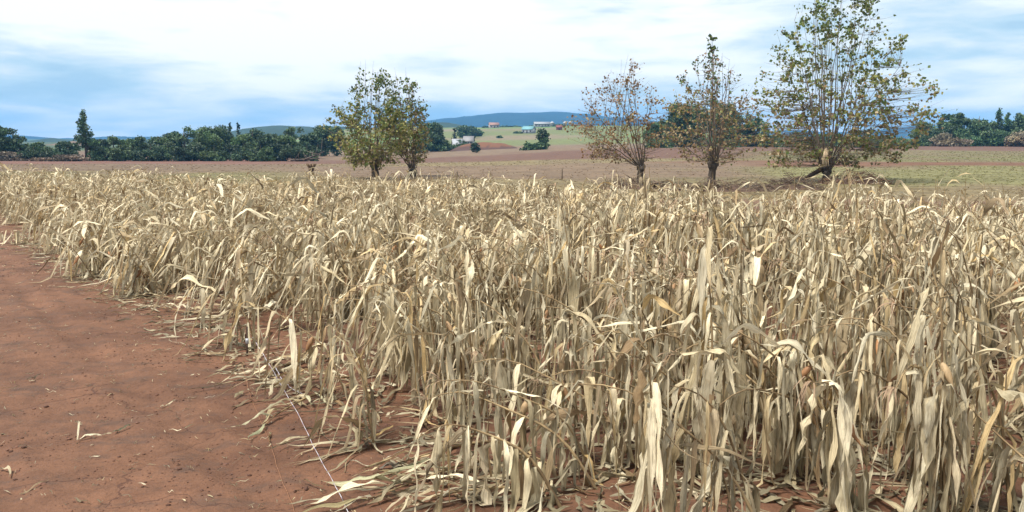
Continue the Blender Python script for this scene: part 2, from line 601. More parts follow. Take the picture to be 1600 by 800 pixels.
def leaf_batch(P0, az, th0, sb, thend, L, Wd, S, tw, curl, flat=None, bw=None):
    """ribbons of N leaves: arrays (N, S+1, 3 across, 3)"""
    N = len(P0)
    t = np.linspace(0, 1, S + 1)[None]
    r = lambda a, b_: rng.uniform(a, b_, (N, 1))
    bw = r(0.03, 0.10) if bw is None else bw
    k = sst((t - sb[:, None] + bw) / (2 * bw))
    th = th0[:, None] + (thend - th0)[:, None] * k
    th = th + (r(0.04, 0.15) * np.sin(2 * np.pi * (r(0.7, 2.2) * t + r(0, 1))) * sst(t / 0.3))
    ph = az[:, None] + r(0.1, 0.9) * np.sin(2 * np.pi * (r(0.4, 1.4) * t + r(0, 1))) * t
    if flat is not None:
        th = th * (1 - flat[:, None])
    d = np.stack([np.cos(th) * np.cos(ph), np.cos(th) * np.sin(ph), np.sin(th)], -1)
    ds = (L / S)[:, None, None]
    P = P0[:, None] + np.concatenate([np.zeros((N, 1, 3)), np.cumsum((d[:, 1:] + d[:, :-1]) / 2 * ds, 1)], 1)
    # a leaf that reaches the soil lies out along it
    gz = ground_z(P[..., 0], P[..., 1]) + 0.012 + r(0, 0.03)
    dep = np.maximum(gz - P[..., 2], 0)
    P[..., 0] += np.cos(ph) * dep * 0.85; P[..., 1] += np.sin(ph) * dep * 0.85
    P[..., 2] = np.where(dep > 0, gz + 0.01 * np.sin(9 * t + 6 * r(0, 1)), P[..., 2])
    sh = np.stack([-np.sin(ph), np.cos(ph), np.zeros_like(ph)], -1)
    nn = np.cross(d, sh)
    tau = tw[:, None] * sst(t * 1.3) + r(0.0, 0.55) * np.sin(2 * np.pi * (r(0.8, 2.4) * t + r(0, 1)))
    side = np.cos(tau)[..., None] * sh + np.sin(tau)[..., None] * nn
    nor = -np.sin(tau)[..., None] * sh + np.cos(tau)[..., None] * nn
    w = 0.5 * Wd[:, None] * (0.40 + 0.60 * sst(t / 0.22)) * np.clip(1 - t ** 3.2, 0.02, 1) ** 0.9
    w = w * (1 + r(0.08, 0.30) * np.sin(2 * np.pi * (r(0.8, 2.6) * t + r(0, 1))))
    c = np.clip(curl[:, None] * (0.55 + 0.45 * np.sin(2 * np.pi * (r(0.3, 1.3) * t + r(0, 1)))), -1.25, 1.25)
    rf = lambda: r(0.05, 0.42) * Wd[:, None] * np.sin(2 * np.pi * (r(2.0, 5.0) * t + r(0, 1)))
    e0 = P - side * (w * np.cos(c))[..., None] + nor * (w * np.sin(c) + rf() * (t < 0.99))[..., None]
    e1 = P + side * (w * np.cos(c))[..., None] + nor * (w * np.sin(c) + rf() * (t < 0.99))[..., None]
    return np.stack([e0, P, e1], 2)


def leaf_faces(S, across=3):
    i = np.arange(S)[:, None] * across; j = np.arange(across - 1)[None]
    return np.stack([i + j, i + j + 1, i + across + j + 1, i + across + j], -1).reshape(-1, 4)


def leaf_uv(N, L, S, across=3):
    t = np.linspace(0, 1, S + 1)
    u = np.broadcast_to(np.linspace(0, 1, across)[None, None], (N, S + 1, across)) + rng.uniform(0, 60, (N, 1, 1))
    v = np.broadcast_to(t[None, :, None], (N, S + 1, across)) * L[:, None, None] * 3 + rng.uniform(0, 60, (N, 1, 1))
    return np.stack([u, v], -1)


def leaf_color(N, f, S, across=3, green=None):
    """f 0..1 height of the leaf on its plant; lower leaves greyer and darkened for shade between clumps, upper ones bleached"""
    q = rng.uniform(0, 1, N) ** 0.7; g = rng.uniform(0, 1, N)
    c = STRAW[None] * (1 - q[:, None]) + PALE[None] * q[:, None]
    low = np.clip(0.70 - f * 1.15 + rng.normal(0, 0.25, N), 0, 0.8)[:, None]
    c = c * (1 - low) + GREYG * low  # grey-green of low leaves, with shade inside the clumps painted in
    go = np.where((g < 0.05 + 0.10 * f), rng.uniform(0.25, 0.85, N), 0.03)[:, None]
    c = c * (1 - go) + GOLD * go
    br = np.where(g > 0.76, rng.uniform(0.3, 1.0, N), 0.0)[:, None]
    c = c * (1 - br) + BROWN * br
    if green is not None:
        c = c * (1 - green[:, None]) + np.array((0.20, 0.25, 0.12)) * green[:, None]
    c = c * rng.uniform(0.62, 1.22, (N, 1))
    t = np.linspace(0, 1, S + 1)
    tip = (sst((t - 0.72) / 0.28)[None] * rng.uniform(0, 0.75, (N, 1)))[..., None]
    C = c[:, None] * (1 - tip) + (BROWN * 1.15) * tip
    C = np.repeat(C[:, :, None], across, 2)
    if across == 3:
        C[:, :, 1] *= 1.10                              # pale midrib
    return C


NST = 12


def stalk_paths(pl):
    """centre lines of the stalks (n, NST+1, 3)"""
    n = len(pl['x'])
    t = np.linspace(0, 1, NST + 1)[None]
    psi = pl['p0'][:, None] + (pl['p1'] - pl['p0'])[:, None] * sst((t - pl['tb'][:, None]) / 0.35)
    psi = psi + pl['tip'][:, None] * sst((t - 0.70) / 0.30)
    A = pl['az'][:, None] + rng.normal(0, 0.10, (n, 1)) * t * 3
    d = np.stack([np.sin(psi) * np.cos(A), np.sin(psi) * np.sin(A), np.cos(psi)], -1)
    ds = (pl['L'] / NST)[:, None, None]
    P0 = np.stack([pl['x'], pl['y'], ground_z(pl['x'], pl['y']) - 0.03], -1)
    P = P0[:, None] + np.concatenate([np.zeros((n, 1, 3)), np.cumsum((d[:, 1:] + d[:, :-1]) / 2 * ds, 1)], 1)
    P[:, 1:, 2] = np.maximum(P[:, 1:, 2], (ground_z(P[:, 1:, 0], P[:, 1:, 1]) + 0.02))
    return P


def along(P, f):
    """points at fraction f (n, k) of the paths P (n, m, 3)"""
    m = P.shape[1] - 1
    q = np.clip(f, 0, 0.9999) * m
    i = np.floor(q).astype(int); u = (q - i)[..., None]
    r_ = np.arange(len(P))[:, None]
    return P[r_, i] * (1 - u) + P[r_, i + 1] * u


def stalk_tubes(P, r0, k):
    n, m, _ = P.shape
    T = np.gradient(P, axis=1); T /= np.linalg.norm(T, axis=-1, keepdims=True) + 1e-9
    A = np.cross(T, np.array((0.21, 0.97, 0.11))); A /= np.linalg.norm(A, axis=-1, keepdims=True) + 1e-9
    B = np.cross(T, A)
    tt = np.linspace(0, 1, m)
    rad = r0[:, None] * (1 - 0.72 * tt[None]) * (1 + 0.18 * (np.arange(m)[None] % 2))
    th = np.arange(k) / k * 2 * np.pi
    V = P[:, :, None] + rad[:, :, None, None] * (np.cos(th)[:, None] * A[:, :, None] + np.sin(th)[:, None] * B[:, :, None])
    i = np.arange(m - 1)[:, None] * k; j = np.arange(k)[None]
    Fq = np.stack([i + j, i + (j + 1) % k, i + k + (j + 1) % k, i + k + j], -1).reshape(-1, 4)
    q = rng.uniform(0, 1, (n, m, 1))
    C = BROWN * 0.6 * (1 - q) + np.array((0.33, 0.235, 0.12)) * q
    return V, Fq, np.repeat(C[:, :, None], k, 2)


def plant_leaves(P, nl, S, across, wk=1.0, upright=0.08, lk=1.0):
    """all leaves of the plants with stalk paths P; returns vertices, uv, colours shaped (n, nl, ...)"""
    n = len(P)
    f = 0.10 + 0.88 * (np.arange(nl)[None] + rng.uniform(-0.35, 0.35, (n, nl))) / nl
    f = np.clip(f, 0.05, 0.99)
    P0 = along(P, f).reshape(-1, 3)
    plane = rng.uniform(0, 2 * np.pi, (n, 1))
    az = (plane + np.pi * np.arange(nl)[None] + rng.normal(0, 0.55, (n, nl))).ravel()
    ff = f.ravel(); N = n * nl
    nearr = np.repeat(sst((P[:, 0, 1] - 9) / 7) * 0.35 + 0.4 * (1 - sst((P[:, 0, 0] / P[:, 0, 1] + 0.25) / 0.3)), nl)
    blown = rng.uniform(0, 1, N) < 0.10 + nearr
    az = np.where(blown, np.pi + rng.normal(0, 0.7, N), az)
    u = lambda a, b_: rng.uniform(a, b_, N)
    up = u(0, 1) < upright * (0.4 + 1.4 * ff)
    th0 = np.where(u(0, 1) < 0.6, u(0.1, 1.15), u(-0.9, 0.2))
    sb = np.where(up, u(0.35, 0.7), u(0.0, 0.6) * u(0.02, 0.3) + 0.03)
    thend = np.where(up, u(-1.2, -0.2), np.where(blown & (ff > 0.35), u(-1.5, -0.85), u(-1.62, -1.28)))
    L = u(0.6, 1.15) * (0.74 + 0.42 * np.sin(np.pi * np.clip(ff, 0.1, 0.95))) * lk
    Wd = np.clip(rng.lognormal(-3.32, 0.45, N), 0.012, 0.095) * wk
    V = leaf_batch(P0, az, th0, sb, thend, L, Wd, S, rng.normal(0, 1.5, N), rng.normal(0, 1.0, N))
    if across == 2:
        V = V[:, :, ::2]
    return (V.reshape(n, nl, S + 1, across, 3), leaf_uv(N, L, S, across).reshape(n, nl, S + 1, across, 2),
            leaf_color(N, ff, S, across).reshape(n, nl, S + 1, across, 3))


def ear_shape(p, d, L, r, seed):
    """one ear in its husk: spindle with a long drawn-out tip and ribs"""
    g = np.random.default_rng(seed)
    d = d / np.linalg.norm(d)
    a = np.cross(d, (0.3, 0.2, 0.93)); a /= np.linalg.norm(a); b_ = np.cross(d, a)
    prof = np.array([(0, .35), (.10, .72), (.28, 1.0), (.50, .97), (.68, .74), (.84, .36), (1.0, .06)])
    k = 8
    th = np.arange(k) / k * 2 * np.pi
    rr = r * prof[:, 1][:, None] * (1 + 0.16 * (np.arange(k)[None] % 2)) * g.uniform(0.9, 1.1, (len(prof), k))
    bend = a * (0.10 * L)
    V = p + d * (prof[:, 0] * L)[:, None, None] + bend * (prof[:, 0] ** 2)[:, None, None] + rr[..., None] * (np.cos(th)[:, None] * a + np.sin(th)[:, None] * b_)
    i = np.arange(len(prof) - 1)[:, None] * k; j = np.arange(k)[None]
    return V.reshape(-1, 3), np.stack([i + j, i + (j + 1) % k, i + k + (j + 1) % k, i + k + j], -1).reshape(-1, 4)


def tassel_batch(P, k=7):
    """drooping dry tassel strands at the tips"""
    n = len(P)
    tip = P[:, -1]; dr = P[:, -1] - P[:, -3]
    az0 = np.arctan2(dr[:, 1], dr[:, 0])
    N = n * k
    az = (az0[:, None] + rng.normal(0, 0.6, (n, k))).ravel()
    P0 = np.repeat(tip, k, 0)
    V = leaf_batch(P0, az, rng.uniform(0.2, 0.9, N), rng.uniform(0.2, 0.5, N), rng.uniform(-1.5, -0.7, N), rng.uniform(0.18, 0.34, N),
                   np.full(N, 0.011), 6, np.zeros(N), np.zeros(N), bw=np.full((N, 1), 0.3))[:, :, ::2]
    return V.reshape(n, k, 7, 2, 3)


# ------------------------------------------------------------------ corn: where each plant stands
def back_y(a):
    return np.interp(a, [-0.62, -0.30, 0.0, 0.14, 0.3, 0.62], [46, 42, 37, 30, 26, 25])


rows = []
ca, sa = math.cos(ROW_A), math.sin(ROW_A)
for c in np.arange(-52, 24, ROW_S):
    s = np.arange(-8, 66, 0.135)
    s = s + rng.uniform(-0.07, 0.07, len(s))
    cc = c + rng.normal(0, 0.09, len(s))
    rows.append(np.stack([cc * ca + s * sa, -cc * sa + s * ca], 1))
rows = np.concatenate(rows)
x, y = rows[:, 0], rows[:, 1]
jag = 1.5 * (vnoise(y * 0.85, y * 0 + 3, 5) - 0.40)
ok = (x > edge_x(y) + 0.25 + jag + 0.10 * (1 - sst((y - 7.5) / 2))) & (y > 5.15) & (y < 60)
a_ = x / np.maximum(y, 1)
ok &= (np.abs(a_) < 0.66 + 1.2 / np.maximum(y, 1)) & (y < back_y(a_) * (1 + 0.05 * (vnoise(x * 0.5, y * 0.5, 8) - 0.5)))
ok &= rng.uniform(0, 1, len(x)) < 0.10 + 1.0 * sst((vnoise(x * 1.25 + 3, y * 1.25, 27) - 0.30) / 0.32)
# plants that collapsed together into shaggy mounds, with bare gaps round them
MOUND = np.array([gp(*q)[:2] for q in ((905, 772), (655, 668), (505, 612), (1130, 735), (1330, 745), (1540, 770), (860, 640), (1250, 600), (1450, 620), (380, 548), (300, 500), (700, 560))])
md = np.min(np.hypot(x[:, None] - MOUND[None, :, 0], y[:, None] - MOUND[None, :, 1]), 1)
ok &= ~((md > 0.42) & (md < 0.80) & (rng.uniform(0, 1, len(x)) > 0.30))
# thin spots where the soil shows between the rows
thin = vnoise(x * 0.8 + 4, y * 0.8, 15)
ok &= ~((thin < 0.25) & (y < 20) & (x / np.maximum(y, 1) < 0.40))
for px, py, rad in ((1040, 760, .42), (1180, 572, .32), (690, 770, .3), (1075, 655, .3), (640, 690, .28)):
    g = gp(px, py)
    ok &= np.hypot(x - g[0], y - g[1]) > rad
x, y = x[ok], y[ok]
n = len(x)
a_ = x / y
inside = (x - edge_x(y)) * 0.8
left = 1 - sst((a_ + 0.05) / 0.25)            # the left half was pushed over harder
pl = dict(x=x, y=y)
pl['az'] = np.pi + rng.normal(0.05, 0.65, n)
rnd = rng.uniform(0, 1, n)
edgeb = 1 - sst(inside / 1.2)
pl['p0'] = np.abs(rng.normal(0.16 + 0.14 * left + 0.14 * edgeb, 0.13, n))
pl['p1'] = np.clip(rng.normal(0.58 + 0.32 * left + 0.20 * edgeb, 0.33, n), 0.05, 1.50)
up_ = rnd < 0.16 * (1 - left)
pl['p1'] = np.where(up_, rng.uniform(0.05, 0.3, n), pl['p1'])
pl['tb'] = rng.uniform(0.10, 0.55, n)
pl['tip'] = np.where(rng.uniform(0, 1, n) < 0.55, rng.uniform(0.3, 1.5, n), 0.0)
hv = 0.86 + 0.30 * fbm(x * 0.35, y * 0.35, 12, 2) / 0.75 * 1.0
pl['L'] = rng.uniform(1.50, 2.20, n) * hv * (1 - 0.06 * left) * (1 - 0.14 * edgeb) * (1 - 0.20 * sst((y - 12) / 12))
pl['L'] *= 0.62 + 0.50 * vnoise(x * 0.75, y * 0.75, 35) + 0.22 * vnoise(x * 1.25 + 3, y * 1.25, 27)
pl['az'] += (vnoise(x * 0.9, y * 0.9, 33) - 0.5) * 1.6
pl['p1'] = np.clip(pl['p1'] + (vnoise(x * 0.85 + 9, y * 0.85, 34) - 0.5) * 0.9, 0.05, 1.55)
md = np.min(np.hypot(x[:, None] - MOUND[None, :, 0], y[:, None] - MOUND[None, :, 1]), 1)
inm = md < 0.42
pl['az'] = np.where(inm, np.pi + rng.normal(0, 0.35, n), pl['az'])
pl['p0'] = np.where(inm, rng.uniform(0.25, 0.5, n), pl['p0'])
pl['p1'] = np.where(inm, rng.uniform(0.85, 1.25, n), pl['p1'])
pl['tip'] = np.where(inm, rng.uniform(0.5, 1.3, n), pl['tip'])
pl['L'] = np.where(inm, rng.uniform(1.6, 2.05, n), pl['L'])
pl['hero'] = np.zeros(n, int)
# plants that stand out in the photograph: base (picture point), lean, length, label
HERO = [
    ((935, 765), 3.05, 0.55, 1.22, 0.15, 1.75, 0.9, 'foremost bent corn plant whose pale leaves hang over the fallen stalks on bare soil'),
    ((1065, 628), 3.00, 0.60, 1.05, 0.25, 1.70, 0.7, 'corn plant with a long bare arching stalk tip behind the foremost bent plant'),
    ((1112, 770), 1.80, 0.05, 0.20, 0.40, 2.22, 0.1, 'tall upright corn plant with golden top leaves in the middle of the near rows'),
    ((905, 600), 2.40, 0.10, 0.16, 0.40, 2.30, 0.2, 'tallest corn plant, its golden tip reaching the far red field'),
    ((545, 625), 3.00, 0.35, 1.05, 0.20, 1.75, 0.8, 'bent corn plant with an orange-tinged fold, drooping over the orange string'),
    ((400, 545), 3.20, 0.20, 1.00, 0.20, 1.45, 1.0, 'bent corn plant at the field edge beside the wooden stake'),
    ((585, 700), 3.10, 0.12, 0.55, 0.30, 1.35, 0.9, 'corn plant at the field edge with hanging grey leaves, next to the white string'),
    ((1580, 805), 2.90, 0.15, 0.60, 0.30, 1.95, 0.9, 'large corn plant with broad folded leaves at the right border'),
    ((1330, 800), 3.40, 0.10, 0.35, 0.30, 1.30, 1.3, 'short corn plant with one leaf sticking out flat, at the bottom right'),
    ((1395, 690), 2.50, 0.12, 0.45, 0.30, 1.75, 0.8, 'corn plant carrying a long brown husked ear, right of the ground gap'),
    ((1290, 640), 3.30, 0.15, 0.50, 0.30, 1.60, 0.7, 'corn plant with a torn open orange-brown husk facing the ground gap'),
    ((700, 640), 3.00, 0.20, 0.75, 0.20, 1.85, 0.9, 'corn plant with a pale tent of folded leaves behind the front left corner'),
    ((880, 795), 3.00, 0.50, 1.15, 0.20, 1.45, 1.0, 'lower bent corn plant drooping beneath the foremost one at the front corner'),
    ((1000, 730), 3.15, 0.55, 1.15, 0.20, 1.85, 0.8, 'bent corn plant leaning just over the back of the foremost one'),
    ((1330, 470), 2.00, 0.05, 0.12, 0.40, 2.45, 0.3, 'tall corn plant standing up in front of the largest leafy tree'),
]
hx = np.array([gp(*h[0])[:2] for h in HERO])
keep = np.ones(n, bool)
for p in hx:
    keep &= np.hypot(x - p[0], y - p[1]) > 0.22
pl = {k: v[keep] for k, v in pl.items()}
add = dict(x=hx[:, 0], y=hx[:, 1], az=np.array([h[1] for h in HERO]), p0=np.array([h[2] for h in HERO]), p1=np.array([h[3] for h in HERO]),
           tb=np.array([h[4] for h in HERO]), L=np.array([h[5] for h in HERO]), tip=np.array([h[6] for h in HERO]), hero=np.arange(len(HERO)) + 1)
pl = {k: np.concatenate([add[k], v]) for k, v in pl.items()}
n = len(pl['x'])
dist = np.hypot(pl['x'], pl['y'])
vis = np.abs(pl['x'] / pl['y']) < 0.585 + 0.25 / dist
order = np.where(pl['hero'] > 0, -1, np.where(vis, dist, dist + 1000))
idx = np.argsort(order, kind='stable')
pl = {k: v[idx] for k, v in pl.items()}
dist = dist[idx]; vis = vis[idx]
N_SINGLE = 300

# ------------------------------------------------------------------ corn: the 300 nearest, one object each
S1, NL1 = 13, 24
s1 = {k: v[:N_SINGLE] for k, v in pl.items()}
P1 = stalk_paths(s1)
WK1 = 0.95 + 0.25 * (s1['hero'] > 0) + 0.10 * (1 - sst((np.hypot(s1['x'], s1['y']) - 6) / 3.5))
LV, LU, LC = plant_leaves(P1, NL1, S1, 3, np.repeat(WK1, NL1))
SV, SF, SCc = stalk_tubes(P1, rng.uniform(0.011, 0.016, N_SINGLE), 6)
TV = tassel_batch(P1)
LF = leaf_faces(S1); TF1 = leaf_faces(6, 2)
TF = np.concatenate([TF1 + q * 14 for q in range(7)])
d1 = np.hypot(s1['x'], s1['y']); ins1 = (s1['x'] - edge_x(s1['y'])) * 0.8
for i in range(N_SINGLE):
    b0 = np.array((s1['x'][i], s1['y'][i], float(ground_z(s1['x'][i], s1['y'][i]))))
    e = empty('corn_plant', b0)
    lean = 'upright' if s1['p1'][i] < 0.3 else ('leaning' if s1['p1'][i] < 0.8 else 'bent over')
    h = int(s1['hero'][i])
    has_ear = h in (10, 11) or rng.uniform() < 0.38
    has_tas = rng.uniform() < 0.30 or h in (2, 3)
    if h:
        tag(e, HERO[h - 1][7], 'corn plant', 'corn plants that stand out in the near rows')
    else:
        ppx = 800 + FPX * s1['x'][i] / s1['y'][i]
        col_ = ['near bare soil', 'below olive trees', 'below valley houses', 'below rusty tree',
                'below tan tree', 'below largest tree', 'by right border'][int(np.searchsorted([450, 720, 900, 1060, 1180, 1420], ppx))]
        dep = 'front' if d1[i] < 7.6 else ('middle' if d1[i] < 9.4 else 'rear')
        ext = {(0, 0): '', (1, 0): ' with an ear', (0, 1): ' with a tassel', (1, 1): ' with ear and tassel'}[(int(has_ear), int(has_tas))]
        tag(e, '%s corn plant%s, %s rows, %s' % (lean, ext, dep, col_), 'corn plant', '%s corn plants%s in the %s rows %s' % (lean, ext, dep, col_))
    obj('stalk', mesh('stalk', SV[i].reshape(-1, 3) - b0, SF, None, SCc[i], True, M_STALK), e)
    for j in range(NL1):
        if rng.uniform() < 0.06 and not h:
            continue
        obj('leaf', mesh('leaf', LV[i, j].reshape(-1, 3) - b0, LF, LU[i, j], LC[i, j], True, M_LEAF), e)
    if has_ear:
        f = rng.uniform(0.42, 0.62)
        p = along(P1[i:i + 1], np.array([[f]]))[0, 0]
        az = rng.uniform(0, 6.28) if h not in (10, 11) else -1.8
        d = np.array((math.cos(az) * 0.5, math.sin(az) * 0.5, -rng.uniform(0.3, 1.2)))
        V_, F_ = ear_shape(p, d, rng.uniform(0.17, 0.25), rng.uniform(0.022, 0.032), i)
        q = rng.uniform(0, 1)
        c = np.array((0.235, 0.115, 0.050)) * (1 - q) + np.array((0.43, 0.31, 0.17)) * q
        if h in (10, 11): c = np.array((0.33, 0.17, 0.075))
        eo = obj('ear', mesh('ear', V_ - b0, F_, None, np.tile(c, (len(V_), 1)), True, M_HUSK), e)
        tipp = V_[-8:].mean(0) - b0
        sk = MB()
        for _ in range(5):
            dv = d / np.linalg.norm(d) * 0.03 + rng.normal(0, 0.012, 3)
            sk.tube(np.array([tipp, tipp + dv, tipp + dv * 1.4 + (0, 0, -0.025)]), [.003, .002, .001], 3, (0.10, 0.05, 0.028), False)
        obj('silk', sk.mesh('silk', M_STALK), eo)
    if has_tas:
        V_ = TV[i].reshape(-1, 3) - b0
        obj('tassel', mesh('tassel', V_, TF, None, np.tile((0.25, 0.165, 0.10), (len(V_), 1)), True, M_STALK), e)


# ------------------------------------------------------------------ corn: the mass of plants behind them
def mass(sel, S, nl, across, k, wk, lk=1.0):
    q = {kk: v[sel] for kk, v in pl.items()}
    m = len(q['x'])
    P = stalk_paths(q)
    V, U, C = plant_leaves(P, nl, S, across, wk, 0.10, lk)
    lf = leaf_faces(S, across)
    per = (S + 1) * across
    Fm = (np.arange(m * nl)[:, None, None] * per + lf[None]).reshape(-1, 4)
    sv, sf, scol = stalk_tubes(P, np.full(m, 0.014), k)
    per2 = (NST + 1) * k
    Fs = (np.arange(m)[:, None, None] * per2 + sf[None]).reshape(-1, 4)
    ears = MB()
    for i in range(m):
        if rng.uniform() < (0.3 if dist[sel][i] < 20 else 0.12):
            p = along(P[i:i + 1], np.array([[0.5]]))[0, 0]
            az = rng.uniform(0, 6.28)
            v_, f_ = ear_shape(p, np.array((math.cos(az) * 0.5, math.sin(az) * 0.5, -0.8)), 0.21, 0.028, i)
            ears.add(v_, f_, np.array((0.235, 0.115, 0.050)) * rng.uniform(0.8, 1.6))
    return (V.reshape(-1, 3), U.reshape(-1, 2), C.reshape(-1, 3), Fm), (sv.reshape(-1, 3), scol.reshape(-1, 3), Fs), ears


rest = np.arange(len(dist)) >= N_SINGLE
g1 = rest & (dist < 17); g2 = rest & (dist >= 17)
parts = [mass(g1, 9, 19, 3, 4, 1.0), mass(g2, 6, 14, 2, 3, 1.1, 1.0)]
cf = empty('corn_field', (0, 20, 0))
tag(cf, 'mass of dead straw-coloured corn plants filling the field behind the near rows', 'corn', kind='stuff')
off = np.array((0, 20, 0.0))
for (V_, U_, C_, F_), (sv, scl, sf), ears in parts:
    tag(obj('foliage', mesh('foliage', V_ - off, F_, U_, C_, True, M_LEAF), cf), kind='stuff')
    tag(obj('stalks', mesh('stalks', sv - off, sf, None, scl, True, M_STALK), cf), kind='stuff')
    if ears.V:
        em = ears.mesh('ears', M_HUSK)
        eo = obj('ears', em, cf); eo.location = tuple(-off); eo['kind'] = 'stuff'
print('corn plants', n, 'mass', int(rest.sum()))

# ------------------------------------------------------------------ dead leaves lying under the corn
m = 1500
ly = 5.2 + 22 * rng.uniform(0, 1, m) ** 1.5
lx = edge_x(ly) + 0.1 + rng.uniform(0, 1, m) * (0.62 * ly - edge_x(ly))
LL = rng.uniform(0.18, 0.6, m)
P0 = np.stack([lx, ly, ground_z(lx, ly) + rng.uniform(0.012, 0.06, m)], 1)
V_ = leaf_batch(P0, rng.uniform(0, 6.28, m), np.zeros(m), np.full(m, .5), rng.normal(-0.1, 0.1, m), LL, rng.uniform(0.02, 0.06, m), 6,
                rng.normal(0, 0.6, m), rng.normal(0, 0.6, m))
Fm = (np.arange(m)[:, None, None] * 21 + leaf_faces(6)[None]).reshape(-1, 4)
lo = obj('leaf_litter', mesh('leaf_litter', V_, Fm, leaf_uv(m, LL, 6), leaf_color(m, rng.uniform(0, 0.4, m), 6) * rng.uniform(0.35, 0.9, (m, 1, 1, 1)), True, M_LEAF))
tag(lo, 'dead corn leaves lying on the soil under the standing corn', 'leaf litter', kind='stuff')


m = 700
ly = 5.4 + 20 * rng.uniform(0, 1, m) ** 1.5
lx = edge_x(ly) + rng.normal(0.05, 0.38, m)
LL = rng.uniform(0.12, 0.5, m)
P0 = np.stack([lx, ly, ground_z(lx, ly) + rng.uniform(0.01, 0.04, m)], 1)
V_ = leaf_batch(P0, np.pi + rng.normal(0, 1.0, m), np.zeros(m), np.full(m, .5), rng.normal(-0.1, 0.1, m), LL, rng.uniform(0.012, 0.045, m), 6, rng.normal(0, 0.7, m), rng.normal(0, 0.9, m))
Fm = (np.arange(m)[:, None, None] * 21 + leaf_faces(6)[None]).reshape(-1, 4)
lo2 = obj('edge_litter', mesh('edge_litter', V_, Fm, leaf_uv(m, LL, 6), leaf_color(m, rng.uniform(0, 0.5, m), 6) * rng.choice([0.9, 0.55], (m, 1, 1, 1)), True, M_LEAF))
tag(lo2, 'broken dead leaves strewn along the edge of the corn', 'leaf litter', kind='stuff')

# ------------------------------------------------------------------ plants lying flat at the field edge
def fallen(root, tip, label, nl=12, green=0.0, lk=1.0, spread=0.5):
    r0, r1 = gp(*root), gp(*tip)
    L = np.linalg.norm(r1 - r0)
    t = np.linspace(0, 1, NST + 1)
    P = r0[None] * (1 - t[:, None]) + r1[None] * t[:, None]
    side = np.array((-(r1 - r0)[1], (r1 - r0)[0], 0)) / L
    P = P + side * (0.06 * np.sin(3.0 * t + rng.uniform(0, 3)))[:, None]
    P[:, 2] = ground_z(P[:, 0], P[:, 1]) + 0.025 + 0.04 * np.sin(np.pi * t)
    e = empty('fallen_corn_plant', r0)
    tag(e, label, 'fallen corn plant', 'corn plants lying flat along the field edge')
    sv, sf, scl = stalk_tubes(P[None], np.array([0.013]), 6)
    obj('stalk', mesh('stalk', sv.reshape(-1, 3) - r0, sf, None, scl.reshape(-1, 3), True, M_STALK), e)
    a0 = math.atan2(*(r1 - r0)[1::-1])
    f = np.linspace(0.05, 0.95, nl)
    P0 = along(P[None], f[None])[0]
    P0[:, 2] += rng.uniform(0.0, 0.06, nl)
    LL = rng.uniform(0.4, 0.75, nl) * lk
    V = leaf_batch(P0, a0 + rng.normal(0, spread, nl), rng.uniform(0.05, 0.5, nl), rng.uniform(0.1, 0.5, nl), rng.uniform(-0.5, -0.15, nl), LL,
                   np.clip(rng.lognormal(-3.3, 0.4, nl), .015, .075), 13, rng.normal(0, 0.8, nl), rng.normal(0, 1.0, nl))
    U = leaf_uv(nl, LL, 13)
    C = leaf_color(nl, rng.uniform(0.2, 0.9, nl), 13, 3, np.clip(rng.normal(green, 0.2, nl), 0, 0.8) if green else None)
    for j in range(nl):
        obj('leaf', mesh('leaf', V[j].reshape(-1, 3) - r0, LF, U[j], C[j], True, M_LEAF), e)


fallen((760, 722), (560, 792), 'flattened corn plant lying at the front corner, its leaves crossing the white string', 16, 0.1)
fallen((800, 760), (640, 800), 'flattened corn plant lying under the foremost bent plant', 12)
fallen((770, 690), (620, 735), 'dark shrivelled fallen corn plant lying between the front corner and the edge plants', 7, 0.0, 0.8, 0.3)
fallen((520, 612), (415, 672), 'small fallen corn plant with greenish leaf ends reaching the orange string', 9, 0.45, 0.7)
fallen((545, 590), (430, 612), 'fallen corn plant lying just beyond the greenish one, under the edge leaves', 11)
fallen((520, 560), (400, 590), 'fallen corn plant with layered pale leaves close to the wooden stake', 12)
fallen((330, 478), (190, 462), 'fallen corn plant stretched out farthest over the bare soil', 10, 0.0, 0.9, 0.25)
fallen((340, 500), (235, 482), 'fallen corn plant lying on this side of the farthest stretched one', 9, 0.0, 0.8, 0.4)
fallen((110, 398), (40, 372), 'fallen corn plant far along the field edge at the left border', 9)


# ------------------------------------------------------------------ the five trees behind the corn
def bez(p0, p1, p2, n):
    t = np.linspace(0, 1, n)[:, None]
    return p0 * (1 - t) ** 2 + 2 * p1 * t * (1 - t) + p2 * t * t


def leaf_quads(mb, P, size, cols, droop=0.5, seed=0):
    """lobed leaves: two triangles folded along the rib, plus side lobes"""
    g = np.random.default_rng(seed)
    n = len(P)
    az = g.uniform(0, 2 * np.pi, n); el = g.normal(-droop, 0.55, n)
    d = np.stack([np.cos(el) * np.cos(az), np.cos(el) * np.sin(az), np.sin(el)], 1)
    s = np.cross(d, g.normal(0, 1, (n, 3))); s /= np.linalg.norm(s, axis=1, keepdims=True) + 1e-9
    nr = np.cross(d, s)
    sz = (size * g.uniform(0.6, 1.25, n))[:, None]
    fold = nr * sz * g.uniform(-0.2, 0.2, (n, 1))
    V = np.stack([P, P + d * sz * .45 - s * sz * .52 + fold, P + d * sz, P + d * sz * .45 + s * sz * .52 + fold], 1)
    F = np.arange(n * 4).reshape(n, 4)
    mb.add(V.reshape(-1, 3), np.concatenate([F[:, [0, 1, 2]], F[:, [0, 2, 3]]]), np.repeat(cols, 4, 0))


